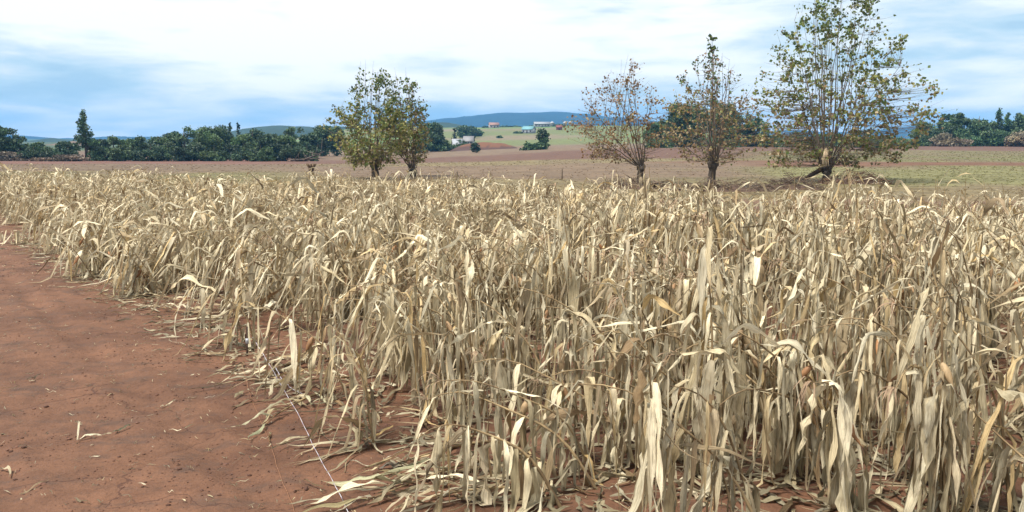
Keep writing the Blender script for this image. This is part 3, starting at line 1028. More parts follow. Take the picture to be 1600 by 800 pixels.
def plane_tree(px, py, label, prof, trunk_h, trunk_r, n_limb, n_shoot, leaf_n, pal, seed, dens, lean=0.0, leaf_size=0.17, limb_r=0.045, spikes=6):
    """prof: (picture height, leftmost, rightmost) rows of the crown; dens: leafiness by height"""
    g = np.random.default_rng(seed)
    b0 = gp(px, py); D = b0[1]
    e = empty('tree', b0)
    tag(e, label, 'tree', 'leafy and withered trees behind the corn')
    pr = np.array(sorted([(hgt(py, q[0], D), (q[1] - px) / FPX * D, (q[2] - px) / FPX * D) for q in prof]))
    height = pr[-1, 0]
    lx = lambda z: np.interp(z, pr[:, 0], pr[:, 1])
    rx = lambda z: np.interp(z, pr[:, 0], pr[:, 2])
    bark = np.array((0.095, 0.075, 0.058))

    def inside(z, a, u):
        c = (lx(z) + rx(z)) / 2; r = (rx(z) - lx(z)) / 2
        r = r * (0.80 + 0.40 * vnoise(a * 1.6 + seed, z * 1.1, seed))
        return np.stack([c + np.cos(a) * r * u, np.sin(a) * r * u * 0.85, z], -1)
    mb = MB()
    t = np.linspace(0, 1, 9)
    path = np.stack([lean * t * trunk_h + 0.03 * np.sin(5 * t + seed), 0.03 * np.cos(4 * t), -0.15 + t * (trunk_h + 0.15)], 1)
    rad = trunk_r * (1.25 - 0.45 * t + 0.25 * (t > 0.8)) * g.uniform(0.92, 1.08, 9)
    mb.tube(path, rad, 9, bark * 0.8)
    for k in range(11):                                   # burls of the pollarded head
        a = g.uniform(0, 6.28)
        c = path[-1] + np.array((math.cos(a), math.sin(a), g.uniform(-0.8, 0.4))) * trunk_r * 0.9
        q = np.stack([c + np.array((0, 0, z)) for z in (-.16, -.07, .05, .14)])
        mb.tube(q, np.array((.3, .95, .9, .25)) * trunk_r * g.uniform(.4, .65), 6, bark * g.uniform(.6, 1.1))
    obj('trunk', mb.mesh('trunk', M_BARK), e)
    top = path[-1]
    tw = MB(); fo = MB()
    nodes = []
    for k in range(n_limb):
        a = k * 2.399 + g.uniform(-0.5, 0.5)
        q = (k + 0.5) / n_limb                            # inner limbs go high, outer ones wide
        z1 = max(trunk_h + 0.5, height * (0.97 - 0.66 * q ** 1.3) * g.uniform(0.88, 1.0))
        end = inside(z1, a, g.uniform(0.45, 0.9))
        mid = top + (end - top) * np.array((0.42, 0.42, 0.50)) + np.array((0, 0, (-0.02 - 0.10 * q) * (end[2] - top[2]))) + g.normal(0, 0.12, 3)
        P = bez(top + np.array((math.cos(a), math.sin(a), -.5)) * trunk_r * 0.5, mid, end, 14)
        P[2:] += np.cumsum(g.normal(0, 0.04, (12, 3)), 0)
        lr = limb_r * g.uniform(0.45, 1.0)
        lm = MB(); lm.tube(P, lr * (1 - 0.86 * np.linspace(0, 1, 14) ** 0.8) + 0.005, 6, bark * g.uniform(0.8, 2.0))
        obj('limb', lm.mesh('limb', M_BARK), e)
        nodes.append(P[2:])
    for k in range(spikes):                               # long straight water shoots through the crown
        a = g.uniform(0, 6.28); z0 = trunk_h + (height - trunk_h) * g.uniform(0.12, 0.4)
        s0 = inside(z0, a, g.uniform(0.1, 0.4)); s1_ = inside(height * g.uniform(0.80, 1.04), a, g.uniform(0.3, 1.0))
        s1_[2] += g.uniform(0, 0.4)
        Q = bez(s0, (s0 + s1_) / 2 + g.normal(0, .12, 3), s1_, 10)
        tw.tube(Q, np.linspace(0.022, 0.004, 10), 4, bark * g.uniform(1.0, 2.2), False)
        nodes.append(Q)
    nodes = np.concatenate(nodes)
    # shoots reaching into every part of the crown
    zc = g.uniform(pr[0, 0], height * 0.99, n_shoot * 5)
    wz = (rx(zc) - lx(zc)); wz = wz * np.interp(zc / height, [d[0] for d in dens], [d[1] for d in dens])
    zc = zc[g.uniform(0, 1, len(zc)) < wz / wz.max()][:n_shoot]
    tips = inside(zc, g.uniform(0, 6.28, len(zc)), np.sqrt(g.uniform(0.03, 1.15, len(zc))))
    Ps = []; Cs = []
    per = leaf_n / max(1, len(tips))
    for p in tips:
        dd = nodes - p
        cost = np.linalg.norm(dd, axis=1) + np.where(dd[:, 2] > -0.05, 0.8, 0) + g.uniform(0, 0.5, len(nodes))
        q = nodes[np.argmin(cost)]
        L = np.linalg.norm(p - q)
        Q = bez(q, (p + q) / 2 + np.array((0, 0, -0.10 * L)) + g.normal(0, 0.05, 3), p, 6)
        tw.tube(Q, np.linspace(0.005 + 0.006 * min(L, 2), 0.003, 6), 3, bark * g.uniform(0.9, 2.2), False)
        c = int(g.poisson(per * g.choice([0.05, 0.4, 1.0, 3.0], p=[.3, .25, .25, .2])))
        if c:
            u = 1.05 - min(0.9, 0.75 / max(L, .3)) * g.uniform(0, 1, c) ** 1.3
            pp = along(np.repeat(Q[None], c, 0), u[:, None])[:, 0] + g.normal(0, 0.10, (c, 3))
            Ps.append(pp); Cs.append(pal(pp[:, 2] / height, g, c) * g.uniform(.8, 1.2))
    obj('twigs', tw.mesh('twigs', M_BARK), e)['kind'] = 'stuff'
    leaf_quads(fo, np.concatenate(Ps), leaf_size, np.concatenate(Cs), 0.45, seed)
    obj('crown', fo.mesh('crown', M_FOL, False), e)['kind'] = 'stuff'
    return e, b0


def pal_mix(stops, jit=0.25):
    """leaf colours by height in the crown: list of (height, [(weight, colour), ...])"""
    def f(z, g, c):
        out = np.zeros((c, 3))
        zz = z + g.normal(0, 0.12, c)
        for i in range(c):
            s = stops[0][1]
            for h, q in stops:
                if zz[i] >= h: s = q
            ws = np.array([k for k, _ in s]); out[i] = s[g.choice(len(s), p=ws / ws.sum())][1]
        return out * g.uniform(1 - jit, 1 + jit, (c, 1))
    return f


GR = (0.115, 0.160, 0.050); OL = (0.205, 0.215, 0.070); YE = (0.31, 0.285, 0.10); BR = (0.205, 0.135, 0.070); TN = (0.36, 0.28, 0.16); DK = (0.060, 0.090, 0.035); RU = (0.24, 0.135, 0.065)
pal_a = pal_mix([(-9, [(3, OL), (2, YE), (1, BR), (1.5, TN)]), (0.25, [(3, OL), (2, GR), (2.2, YE), (.5, BR), (.6, TN)]), (0.62, [(3, GR), (2, OL), (1.5, DK), (.4, YE)]), (0.8, [(3, DK), (3, GR), (1, OL)])])
pal_b = pal_mix([(-9, [(2, BR), (3, TN), (2, OL), (1, YE)]), (0.3, [(2, OL), (2, BR), (1.5, GR), (1.5, TN)]), (0.65, [(3, GR), (2, OL), (1.5, DK), (1, BR)])])
pal_dead = pal_mix([(-9, [(3, BR), (2, RU), (1.5, TN), (1, (0.11, 0.065, 0.035))]), (0.3, [(3, RU), (2, BR), (2, TN), (.6, OL)]), (.7, [(3, BR), (2, RU), (1, (0.11, 0.065, 0.035))])])
pal_dead2 = pal_mix([(-9, [(2, BR), (3, TN), (1, RU)]), (0.3, [(3, TN), (2, BR), (1.5, OL), (1, YE), (1, RU)]), (.72, [(2, DK), (2, GR), (2, BR)])])
pal_big = pal_mix([(-9, [(3, BR), (2, TN), (2, OL), (1, GR)]), (0.2, [(2, OL), (2, BR), (1.5, GR), (1.2, TN)]), (0.42, [(3, OL), (2.5, GR), (1, YE), (.6, BR)]), (0.7, [(3, GR), (2, OL), (1.2, DK)])])


def H_(px, py0, py1):
    return hgt(py0, py1, gp(px, py0)[1])


plane_tree(586, 280, 'rounded olive and yellow leafed tree with a single short trunk beside the multi-stemmed one',
           [(108, 560, 606), (150, 538, 625), (190, 518, 642), (225, 518, 640), (250, 530, 626), (262, 550, 606)], 1.1, 0.24, 19, 680, 5600, pal_a, 201, [(0, 1), (.55, 1), (.7, .35), (1, .4)], 0.0, 0.17, 0.05, 12)
plane_tree(645, 276, 'slimmer multi-stemmed tree with thinning brownish leaves next to the rounded olive tree',
           [(116, 612, 642), (145, 598, 664), (180, 596, 676), (220, 606, 672), (250, 616, 668)], 0.5, 0.25, 18, 420, 3400, pal_b, 202, [(0, .8), (.6, 1), (.75, .5), (1, .6)], 0.05, 0.17, 0.055, 10)
plane_tree(1000, 288, 'withered tree hung with dead rust-brown leaves, bare at the top, nearest the brush',
           [(100, 966, 996), (130, 930, 1020), (165, 896, 1036), (200, 890, 1040), (235, 896, 1030), (252, 925, 1018)], 1.05, 0.19, 16, 500, 2300, pal_dead, 203, [(0, .8), (.5, 1), (.7, .8), (1, .7)], 0.03, 0.14, 0.055, 8)
plane_tree(1112, 293, 'withered tan tree with one tall leafy centre shoot, left of the largest tree',
           [(84, 1096, 1120), (108, 1070, 1146), (135, 1046, 1166), (170, 1026, 1184), (215, 1018, 1188), (252, 1046, 1170)], 1.3, 0.23, 16, 500, 2500, pal_dead2, 204, [(0, .7), (.4, 1), (.7, .8), (1, .5)], 0.0, 0.14, 0.06, 8)
big, big_p = plane_tree(1290, 284, 'largest tree, wide sparse green crown over browned lower branches',
           [(-12, 1240, 1350), (30, 1222, 1362), (80, 1205, 1396), (120, 1180, 1426), (165, 1170, 1452), (210, 1178, 1440), (245, 1198, 1404), (264, 1224, 1362)], 0.7, 0.23, 28, 1300, 8800, pal_big, 205,
           [(0, 1.2), (.4, 1), (.7, .8), (1, .7)], 0.0, 0.195, 0.065, 18)
# the tall leafy shoot of the tan tree, the leaning dark limb and the pale rag of the large one
g9 = np.random.default_rng(77)
bT = gp(1112, 293)
e4 = [o for o in bpy.data.objects if o.get('label', '').startswith('withered tan tree')][0]
hT = H_(1112, 293, 62)
Q = np.stack([np.linspace(0.05, -0.22, 9), np.zeros(9), np.linspace(2.0, hT, 9)], 1)
sh = MB(); sh.tube(Q, np.linspace(0.06, 0.006, 9), 5, (0.12, 0.085, 0.06))
obj('limb', sh.mesh('limb', M_BARK), e4)
c = 150
u = g9.uniform(0.35, 1.0, c)
p = along(np.repeat(Q[None], c, 0), u[:, None])[:, 0] + g9.normal(0, 1, (c, 3)) * np.array((0.22, 0.22, 0.1)) * (1.15 - 0.6 * u)[:, None]
fo = MB(); leaf_quads(fo, p, 0.2, pal_mix([(-9, [(2, BR), (1, TN)]), (.45, [(2, GR), (2, BR)]), (.7, [(3, DK), (2, GR), (1, BR)])])(u, g9, c), 0.4, 9)
obj('leaves', fo.mesh('leaves', M_FOL, False), e4)['kind'] = 'stuff'
lm = MB(); D5 = big_p[1]
lm.tube(np.array([(0, 0, .95), (-.5, -.15, .72), (-1.0, -.25, .45), (-1.55, -.35, .12)]), [0.13, .15, .15, .12], 7, (0.045, 0.030, 0.022))
obj('broken_limb', lm.mesh('broken_limb', M_BARK), big)
tuft = MB()
for k in range(26):
    a = g9.uniform(0, 6.28); r0 = g9.uniform(0.02, .16)
    s0 = np.array((-0.25 + math.cos(a) * .05, -0.5 + math.sin(a) * .05, 2.05 + g9.uniform(-.1, .1)))
    s1_ = np.array((-0.25 + math.cos(a) * r0 * 1.5, -0.55 + math.sin(a) * r0 * 1.5, 1.0 + g9.uniform(-.1, .25)))
    tuft.tube(bez(s0, (s0 + s1_) / 2 + np.array((math.cos(a), math.sin(a), .3)) * .1, s1_, 5), [.02, .035, .035, .025, .008], 4, np.array((0.52, 0.40, 0.26)) * g9.uniform(.7, 1.2), False)
o = obj('straw_tuft', tuft.mesh('straw_tuft', M_STALK), None, big_p)
tag(o, 'pale bundle of straw caught in the fork of the largest tree', 'straw bundle')

# ------------------------------------------------------------------ brush heaps, pollard stump, field posts
def brush(px, py, w, h, dep, label, seed, nb=260, cols=((0.07, 0.048, 0.035), (0.19, 0.135, 0.09))):
    g = np.random.default_rng(seed)
    b0 = gp(px, py)
    e = empty('brush_pile', b0)
    tag(e, label, 'brush pile', 'heaps of flood debris behind the corn')
    tw = MB(); lg = MB()
    for k in range(nb):
        u = g.uniform(-1, 1); v = g.uniform(-1, 1)
        top = h * max(0.06, (1 - u * u) * (1 - 0.6 * v * v)) * (0.7 + 0.5 * vnoise(u * 4 + seed, v * 3, 3))
        p = np.array((u * w / 2, v * dep / 2, g.uniform(0, 1) * top))
        a = g.uniform(0, 6.28); l = g.uniform(0.25, 0.9)
        d = np.array((math.cos(a), math.sin(a), g.normal(0.15, 0.35))) * l
        P = bez(p - d / 2, p + g.normal(0, .08, 3), p + d / 2, 4)
        P[:, 2] = np.maximum(P[:, 2], 0.0)
        q = g.uniform(0, 1)
        (lg if k % 14 == 0 else tw).tube(P, np.array((1, .9, .7, .3)) * (g.uniform(.03, .06) if k % 14 == 0 else g.uniform(.008, .022)), 4, np.array(cols[0]) * (1 - q) + np.array(cols[1]) * q, False)
    # matted core of mud and stems
    core = MB()
    uu, vv = np.meshgrid(np.linspace(-1, 1, 17), np.linspace(-1, 1, 9))
    zz = h * 0.34 * (1 - uu ** 2) * (1 - vv ** 2) * (0.6 + 0.8 * vnoise(uu * 5 + seed, vv * 4, 4)) - 0.03
    i3 = (np.arange(8)[:, None] * 17 + np.arange(16)[None]).ravel()
    core.add(np.stack([uu * w / 2, vv * dep / 2, zz], -1).reshape(-1, 3), np.stack([i3, i3 + 1, i3 + 18, i3 + 17], 1), (0.095, 0.060, 0.042))
    obj('matted_core', core.mesh('matted_core', M_CLOD), e)
    obj('twigs', tw.mesh('twigs', M_BARK), e)['kind'] = 'stuff'
    obj('dead_branches', lg.mesh('dead_branches', M_BARK), e)['kind'] = 'stuff'


brush(985, 294, 3.6, 0.75, 1.4, 'low dark brush pile around the foot of the rust-brown withered tree', 301)
brush(1050, 297, 3.0, 0.60, 1.2, 'flat brush pile in the gap between the two withered trees', 302, 180)
brush(1140, 299, 4.4, 0.85, 1.5, 'brush pile at the foot of the tan withered tree', 303, 300)
brush(1235, 295, 3.4, 0.9, 1.6, 'dark heap of branches left of the largest trunk', 304, 300)
brush(1335, 288, 4.2, 1.0, 1.6, 'reddish brown tangle of branches right under the largest tree', 305, 340, ((0.07, 0.042, 0.03), (0.20, 0.12, 0.075)))

b0 = gp(487, 278)
e = empty('tree_stump', b0)
tag(e, 'short pollard stump with stubby cut shoots standing alone on the red field', 'stump')
mb = MB(); h = hgt(278, 262, b0[1])
mb.tube(np.array([(0, 0, -.1), (.02, 0, h * .3), (-.02, 0, h * .65), (0, 0, h)]), [.19, .16, .17, .24], 9, (0.085, 0.05, 0.035))
obj('trunk', mb.mesh('trunk', M_BARK), e)
for k in range(9):
    a = k * 0.7; mb = MB()
    mb.tube(np.array([(0, 0, h * .85), (math.cos(a) * .2, math.sin(a) * .2, h * 1.1), (math.cos(a) * .34, math.sin(a) * .34, h * 1.36)]), [.10, .07, .05], 6, (0.12, 0.08, 0.05))
    obj('cut_shoot', mb.mesh('cut_shoot', M_BARK), e)


def post(px, py, top, r, label, name='field_post', col=(0.16, 0.12, 0.085)):
    b0 = gp(px, py)
    h = hgt(py, top, b0[1])
    mb = MB()
    mb.tube(np.array([(0, 0, -.15), (.005, 0, h * .4), (.012, 0, h * .97), (.012, 0, h)]), [r, r * .97, r * .92, r * .7], 7, col)
    return tag(obj(name, mb.mesh(name, M_BARK), None, b0), label, 'post'), b0, h


post(878, 282, 264, 0.05, 'thin grey post beyond the corn between the leafy pair and the withered trees')
post(714, 282, 268, 0.07, 'stubby weathered post just right of the multi-stemmed tree')

# ------------------------------------------------------------------ stake, tag and strings at the field edge
so, sp_, sh_ = post(386, 556, 508, 0.013, 'dark wooden stake standing in the edge leaves with strings tied to it', 'wooden_stake', (0.075, 0.042, 0.030))
tg = MB(); tg.box((0.02, -0.034, sh_ * 0.52), (0.04, 0.004, 0.07), (0.42, 0.42, 0.43), 0.1)
tg.box((0.02, -0.037, sh_ * 0.54), (0.03, 0.003, 0.008), (0.25, 0.25, 0.27), 0.1)
obj('paper_tag', tg.mesh('paper_tag', M_PLAIN, False), so)


def string(pts, r, cols, label, twist=True):
    P = []
    for px, py, up in pts:
        q = gp(px, py); P.append(q + np.array((0, 0, up)))
    P = np.array(P)
    t = np.linspace(0, 1, 220)
    kn = np.linspace(0, 1, len(P))
    C3 = np.stack([np.interp(t, kn, P[:, k]) for k in range(3)], 1)
    C3[:, 0] += 0.005 * np.sin(t * 17) + 0.002 * np.sin(t * 57 + 1)
    C3[:, 2] = np.maximum(C3[:, 2] - 0.03 * np.sin(np.pi * np.clip(t * 2.2, 0, 1)), ground_z(C3[:, 0], C3[:, 1]) + 0.006)
    mb = MB()
    cc = np.array([cols[(i // 2) % len(cols)] for i in range(220)], float)
    mb.tube(C3, r * (1 + 0.25 * (np.arange(220) % 2)), 5, cc)
    b0 = C3[-1].copy(); me = mb.mesh('string', M_PLAIN)
    o = obj('string', me)
    return tag(o, label, 'string')


string([(396, 566, 0.32), (430, 600, 0.16), (474, 672, 0.05), (510, 740, 0.03), (552, 818, 0.02)], 0.0026, [(0.46, 0.42, 0.44), (0.52, 0.48, 0.48), (0.30, 0.26, 0.33), (0.38, 0.30, 0.27)], 'white twisted string running from the edge leaves down across the red soil')
string([(378, 582, 0.10), (392, 620, 0.02), (425, 705, 0.015), (444, 762, 0.012), (466, 815, 0.012)], 0.0022, [(0.26, 0.13, 0.07), (0.22, 0.10, 0.05)], 'thin orange string lying on the red soil beside the white string')
string([(430, 586, 0.10), (452, 612, 0.05), (486, 626, 0.02)], 0.003, [(0.55, 0.52, 0.55), (0.40, 0.38, 0.42)], 'short grey loose string end curling toward the fallen corn')

# ------------------------------------------------------------------ clods, crumbs and straw on the bare soil
ico_v = np.array([(0, 0, 1), (.89, 0, .45), (.28, .85, .45), (-.72, .53, .45), (-.72, -.53, .45), (.28, -.85, .45), (.72, .53, -.3), (-.28, .85, -.3), (-.89, 0, -.3), (-.28, -.85, -.3), (.72, -.53, -.3)])
ico_f = np.array([(0, 1, 2), (0, 2, 3), (0, 3, 4), (0, 4, 5), (0, 5, 1), (1, 6, 2), (2, 7, 3), (3, 8, 4), (4, 9, 5), (5, 10, 1), (6, 7, 2), (7, 8, 3), (8, 9, 4), (9, 10, 5), (10, 6, 1)])
m = 22000
cy = 4.8 + 24 * rng.uniform(0, 1, m) ** 1.6
cx = edge_x(cy) + 1.0 - rng.uniform(0, 1, m) ** 1.0 * (edge_x(cy) + 1.0 + 0.66 * cy + 0.5)
dens = fbm(cx * 0.9, cy * 1.3, 91, 3)
kp = rng.uniform(0, 1, m) < sst((dens - 0.39) / 0.14)
cx, cy = cx[kp], cy[kp]; m = len(cx)
sz = np.clip(rng.lognormal(-5.2, 0.55, m), 0.002, 0.026)
V_ = ico_v[None] * sz[:, None, None] * rng.uniform(0.6, 1.3, (m, 11, 1)) * np.stack([rng.uniform(.7, 1.6, m), rng.uniform(.7, 1.4, m), rng.uniform(.4, .8, m)], 1)[:, None]
V_ = V_ + np.stack([cx, cy, ground_z(cx, cy) + sz * 0.15], 1)[:, None]
Fm = (np.arange(m)[:, None, None] * 11 + ico_f[None]).reshape(-1, 3)
C_ = np.repeat((np.array((0.110, 0.054, 0.036)) * rng.uniform(0.55, 1.4, (m, 1)))[:, None], 11, 1)
tag(obj('soil_clods', mesh('soil_clods', V_, Fm, None, C_, True, M_CLOD)), 'small dark crumbs and clods scattered over the bare soil', 'clods', kind='stuff')

m = 2400
ly = 4.9 + 18 * rng.uniform(0, 1, m) ** 1.4
lx = edge_x(ly) + 0.9 - rng.uniform(0, 1, m) ** 1.6 * (edge_x(ly) + 0.9 + 0.64 * ly)
LL = rng.uniform(0.03, 0.14, m)
P0 = np.stack([lx, ly, ground_z(lx, ly) + 0.008], 1)
V_ = leaf_batch(P0, rng.uniform(0, 6.28, m), rng.uniform(0, .3, m), np.full(m, .5), rng.normal(-0.05, 0.1, m), LL, rng.uniform(0.003, 0.012, m), 3, rng.normal(0, .6, m), rng.normal(0, .6, m))
Fm = (np.arange(m)[:, None, None] * 12 + leaf_faces(3)[None]).reshape(-1, 4)
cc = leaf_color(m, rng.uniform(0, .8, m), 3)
tag(obj('straw_bits', mesh('straw_bits', V_, Fm, leaf_uv(m, LL, 3), cc * rng.choice([1.0, 0.4], (m, 1, 1, 1)), True, M_LEAF)), 'tiny bits of straw strewn over the bare red soil', 'straw', kind='stuff')


def scrap(px, py, px2, py2, w, label, col=None, lift=0.03):
    p0, p1 = gp(px, py), gp(px2, py2)
    L = np.linalg.norm(p1 - p0); a = math.atan2((p1 - p0)[1], (p1 - p0)[0])
    one = lambda v: np.array([v], float)
    V = leaf_batch((p0 + np.array((0, 0, .012)))[None], one(a), one(lift * 4), one(.5), one(-lift * 5), one(L), one(w), 13, one(0.5), one(0.7))
    C = leaf_color(1, one(.8), 13)
    if col is not None: C = C * 0 + np.array(col)
    o = obj('dry_leaf', mesh('dry_leaf', V[0].reshape(-1, 3) - p0, LF, leaf_uv(1, one(L), 13)[0], C[0], True, M_LEAF), None, p0)
    tag(o, label, 'leaf', 'loose dry leaves on the bare soil')


scrap(120, 693, 134, 664, .02, 'short pale stalk piece sticking up from the straw tangle on open soil', None, .1)
scrap(118, 690, 175, 680, .025, 'pale curled leaf at the base of the straw tangle on open soil')
scrap(175, 680, 208, 666, .035, 'grey-green withered leaf at the far end of the straw tangle', (0.17, 0.15, 0.09))
scrap(250, 640, 270, 628, .02, 'small cream leaf strip where a long crack ends')
scrap(30, 776, 82, 756, .02, 'thin straw stalk lying near the bottom left corner')
scrap(430, 698, 478, 684, .035, 'pale leaf strip lying between the two strings')
scrap(40, 640 - 40, 62, 592, .03, 'little dark leaf heap near the left border', (0.12, 0.085, 0.05))
scrap(0, 735, 22, 748, .03, 'straw leaf cut by the left border', None, .08)
scrap(115, 782, 140, 790, .018, 'single straw lying at the bottom edge')
scrap(612, 742, 670, 765, .03, 'twisted brown leaf between the front fallen corn and the white string', (0.30, 0.19, 0.11))
scrap(590, 735, 640, 728, .05, 'dark grey strap of leaf near the front fallen corn', (0.16, 0.14, 0.11))
scrap(150, 380 + 60, 190, 437, .04, 'pale leaf far out on the soil toward the left field edge')
scrap(470, 755, 500, 772, .02, 'brown curled leaf next to the white string at the bottom', (0.17, 0.11, 0.06))


# ------------------------------------------------------------------ trees of the tree lines
def far_tree(px, D, top, w_px, style, label, seed, base_py=None, group='trees of the far tree line', col=(0.060, 0.100, 0.038), name='tree', cat='tree', dens=1.0):
    g = np.random.default_rng(seed)
    b0 = onground(px, D)
    zt = CAM_H + (215 - top) / FPX * D
    h = max(zt - b0[2], 0.8); w = w_px / FPX * D * (1.35 if style in ('round', 'bush', 'umbrella') else 1.1)
    e = empty(name, b0)
    tag(e, label, cat, group)
    lobes = []
    if style == 'round':
        for k in range(26):
            a = g.uniform(0, 6.28); q = g.uniform(0.02, 1); rr = w * .36 * math.sqrt(max(0, 1 - (2 * q - 1.05) ** 2)) * g.uniform(.5, 1.0)
            lobes.append((math.cos(a) * rr, math.sin(a) * rr, h * (.10 + .76 * q), w * g.uniform(.14, .24), h * g.uniform(.09, .15)))
    elif style == 'bush':
        for k in range(18):
            a = g.uniform(0, 6.28); rr = w * .38 * math.sqrt(g.uniform(0, 1)); q = g.uniform(.08, .82) * (1 - .55 * (rr / (w * .4)) ** 2)
            lobes.append((math.cos(a) * rr, math.sin(a) * rr, h * q, w * g.uniform(.12, .2), h * g.uniform(.12, .2)))
    elif style == 'conic':
        for k in range(20):
            a = g.uniform(0, 6.28); q = (k + .5) / 20; rr = w * .36 * (1 - q) ** .75 * g.uniform(.3, 1.05)
            lobes.append((math.cos(a) * rr, math.sin(a) * rr, h * (.22 + .74 * q), w * .17 * (1.15 - .75 * q), h * .065))
    elif style == 'umbrella':
        for k in range(22):
            a = g.uniform(0, 6.28); rr = w * .40 * math.sqrt(g.uniform(0, 1)); q = g.uniform(.32, .93) - .25 * (rr / (w * .4)) ** 2
            lobes.append((math.cos(a) * rr, math.sin(a) * rr, h * q, w * g.uniform(.10, .19), h * g.uniform(.05, .09)))
    elif style == 'cypress':
        for k in range(10):
            q = (k + .5) / 10; lobes.append((0, 0, h * (.06 + .90 * q), w * .48 * (1 - q ** 2.2 * .8), h * .07))
    mb = MB(); bark = (0.10, 0.075, 0.055)
    mb.tube(np.array([(0, 0, -.4), (w * .01, 0, h * .3), (-w * .01, 0, h * .62), (0, 0, h * .9)]), np.array((.034, .026, .016, .005)) * (h if style != 'bush' else h * .6), 6, bark)
    for l in lobes[::3]:
        mb.tube(bez(np.array((0, 0, h * .3)), np.array((l[0] * .4, l[1] * .4, l[2] * .6)), np.array(l[:3]), 4), np.array((.014, .01, .007, .003)) * h, 4, bark, False)
    obj('trunk', mb.mesh('trunk', M_BARK), e)
    fo = MB()
    px_m = D / 887.0
    s = max(0.20, px_m * 1.25)
    for l in lobes:
        area = 4 * math.pi * ((l[3] * l[3] + 2 * l[3] * l[4]) / 3)
        n_ = int(np.clip(area / (s * s) * 1.15 * dens, 14, 420))
        d = g.normal(0, 1, (n_, 3)); d /= np.linalg.norm(d, axis=1, keepdims=True)
        rad = g.uniform(0.55, 1.10, (n_, 1))
        P = np.array(l[:3]) + d * rad * np.array((l[3], l[3], l[4]))
        c = np.array(col) * g.uniform(0.62, 1.45) * np.array((g.uniform(.9, 1.15), 1, g.uniform(.85, 1.15)))
        leaf_quads(fo, P, s * 1.25, np.tile(c, (n_, 1)) * g.uniform(.75, 1.25, (n_, 1)), 0.1, int(g.integers(1e6)))
    obj('crown', fo.mesh('crown', M_FAR, False), e)['kind'] = 'stuff'
    return e


sd = 400
def T(px, D, top, w, style, label, **kw):
    global sd
    sd += 1
    far_tree(px, D, top, w, style, label, sd, **kw)


LT = dict(group='trees of the left tree line')
T(8, 205, 195, 44, 'round', 'dark layered tree at the left border of the tree line', **LT)
T(36, 205, 204, 26, 'umbrella', 'small spreading tree next to the left border tree', **LT)
T(139, 205, 172, 46, 'conic', 'tallest pointed tree standing above the left tree line', **LT)
T(182, 215, 207, 34, 'umbrella', 'flat-topped tree just right of the tallest pointed tree', **LT)
T(222, 225, 212, 30, 'round', 'small round tree between the flat-topped tree and the big wood', **LT)
T(292, 235, 197, 36, 'umbrella', 'open-crowned tree leading up to the broad domed tree', **LT)
T(316, 245, 194, 30, 'umbrella', 'second open-crowned tree touching the broad domed tree', **LT)
T(341, 240, 190, 46, 'round', 'broad domed dark tree, highest of the left wood', **LT)
T(364, 260, 191, 13, 'conic', 'narrow pointed conifer, left one of the pair', col=(0.028, 0.055, 0.032), **LT)
T(376, 260, 190, 13, 'conic', 'narrow pointed conifer, right one of the pair', col=(0.028, 0.055, 0.032), **LT)
T(398, 245, 200, 32, 'round', 'round tree right after the conifer pair', **LT)
T(432, 250, 207, 36, 'round', 'middling round tree between the conifers and the slim open tree', **LT)
T(463, 270, 192, 26, 'umbrella', 'slim open tree rising before the far wooded hill', **LT)
T(508, 280, 189, 28, 'round', 'dense dark tree half hidden by the olive tree', **LT)
T(528, 285, 196, 26, 'round', 'dark tree behind the olive tree crown', **LT)
for i_, (px_, tp_) in enumerate([(252, 210), (270, 206), (328, 205), (352, 206), (384, 209), (415, 207), (447, 209), (486, 206), (205, 216), (165, 216)]):
    T(px_, 228 + (i_ * 11) % 20, tp_, 30, 'round', 'mid green tree filling gaps in the left wood', group='filling trees of the left wood', col=[(0.075, 0.12, 0.042), (0.055, 0.09, 0.04)][i_ % 2])
bx = [(58, 226, 30), (84, 229, 30), (112, 226, 28), (160, 224, 34), (190, 223, 36), (212, 226, 30), (240, 221, 36), (266, 218, 36), (290, 222, 34), (312, 219, 34), (338, 224, 36),
      (362, 219, 34), (386, 221, 36), (410, 223, 34), (436, 218, 36), (458, 222, 34), (482, 224, 26)]
for i, (px, tp, w) in enumerate(bx):
    T(px, 198 + (i * 7) % 13, tp, w, 'bush', 'dark bushy shrub at the foot of the left tree line', group='shrubs at the foot of the left tree line', name='shrub', cat='shrub',
      col=[(0.040, 0.066, 0.030), (0.055, 0.088, 0.034), (0.034, 0.058, 0.030)][i % 3])
T(66, 215, 221, 34, 'round', 'dull green bush left of the tallest pointed tree', name='shrub', cat='shrub')
T(105, 220, 220, 34, 'round', 'dull green bush touching the tallest pointed tree', name='shrub', cat='shrub')
T(20, 196, 233, 40, 'bush', 'grey-brown scrub below the left border tree', name='shrub', cat='shrub', col=(0.12, 0.10, 0.07))
T(95, 194, 238, 60, 'bush', 'low brown scrub at the edge of the red field near the tallest tree', name='shrub', cat='shrub', col=(0.15, 0.11, 0.075))

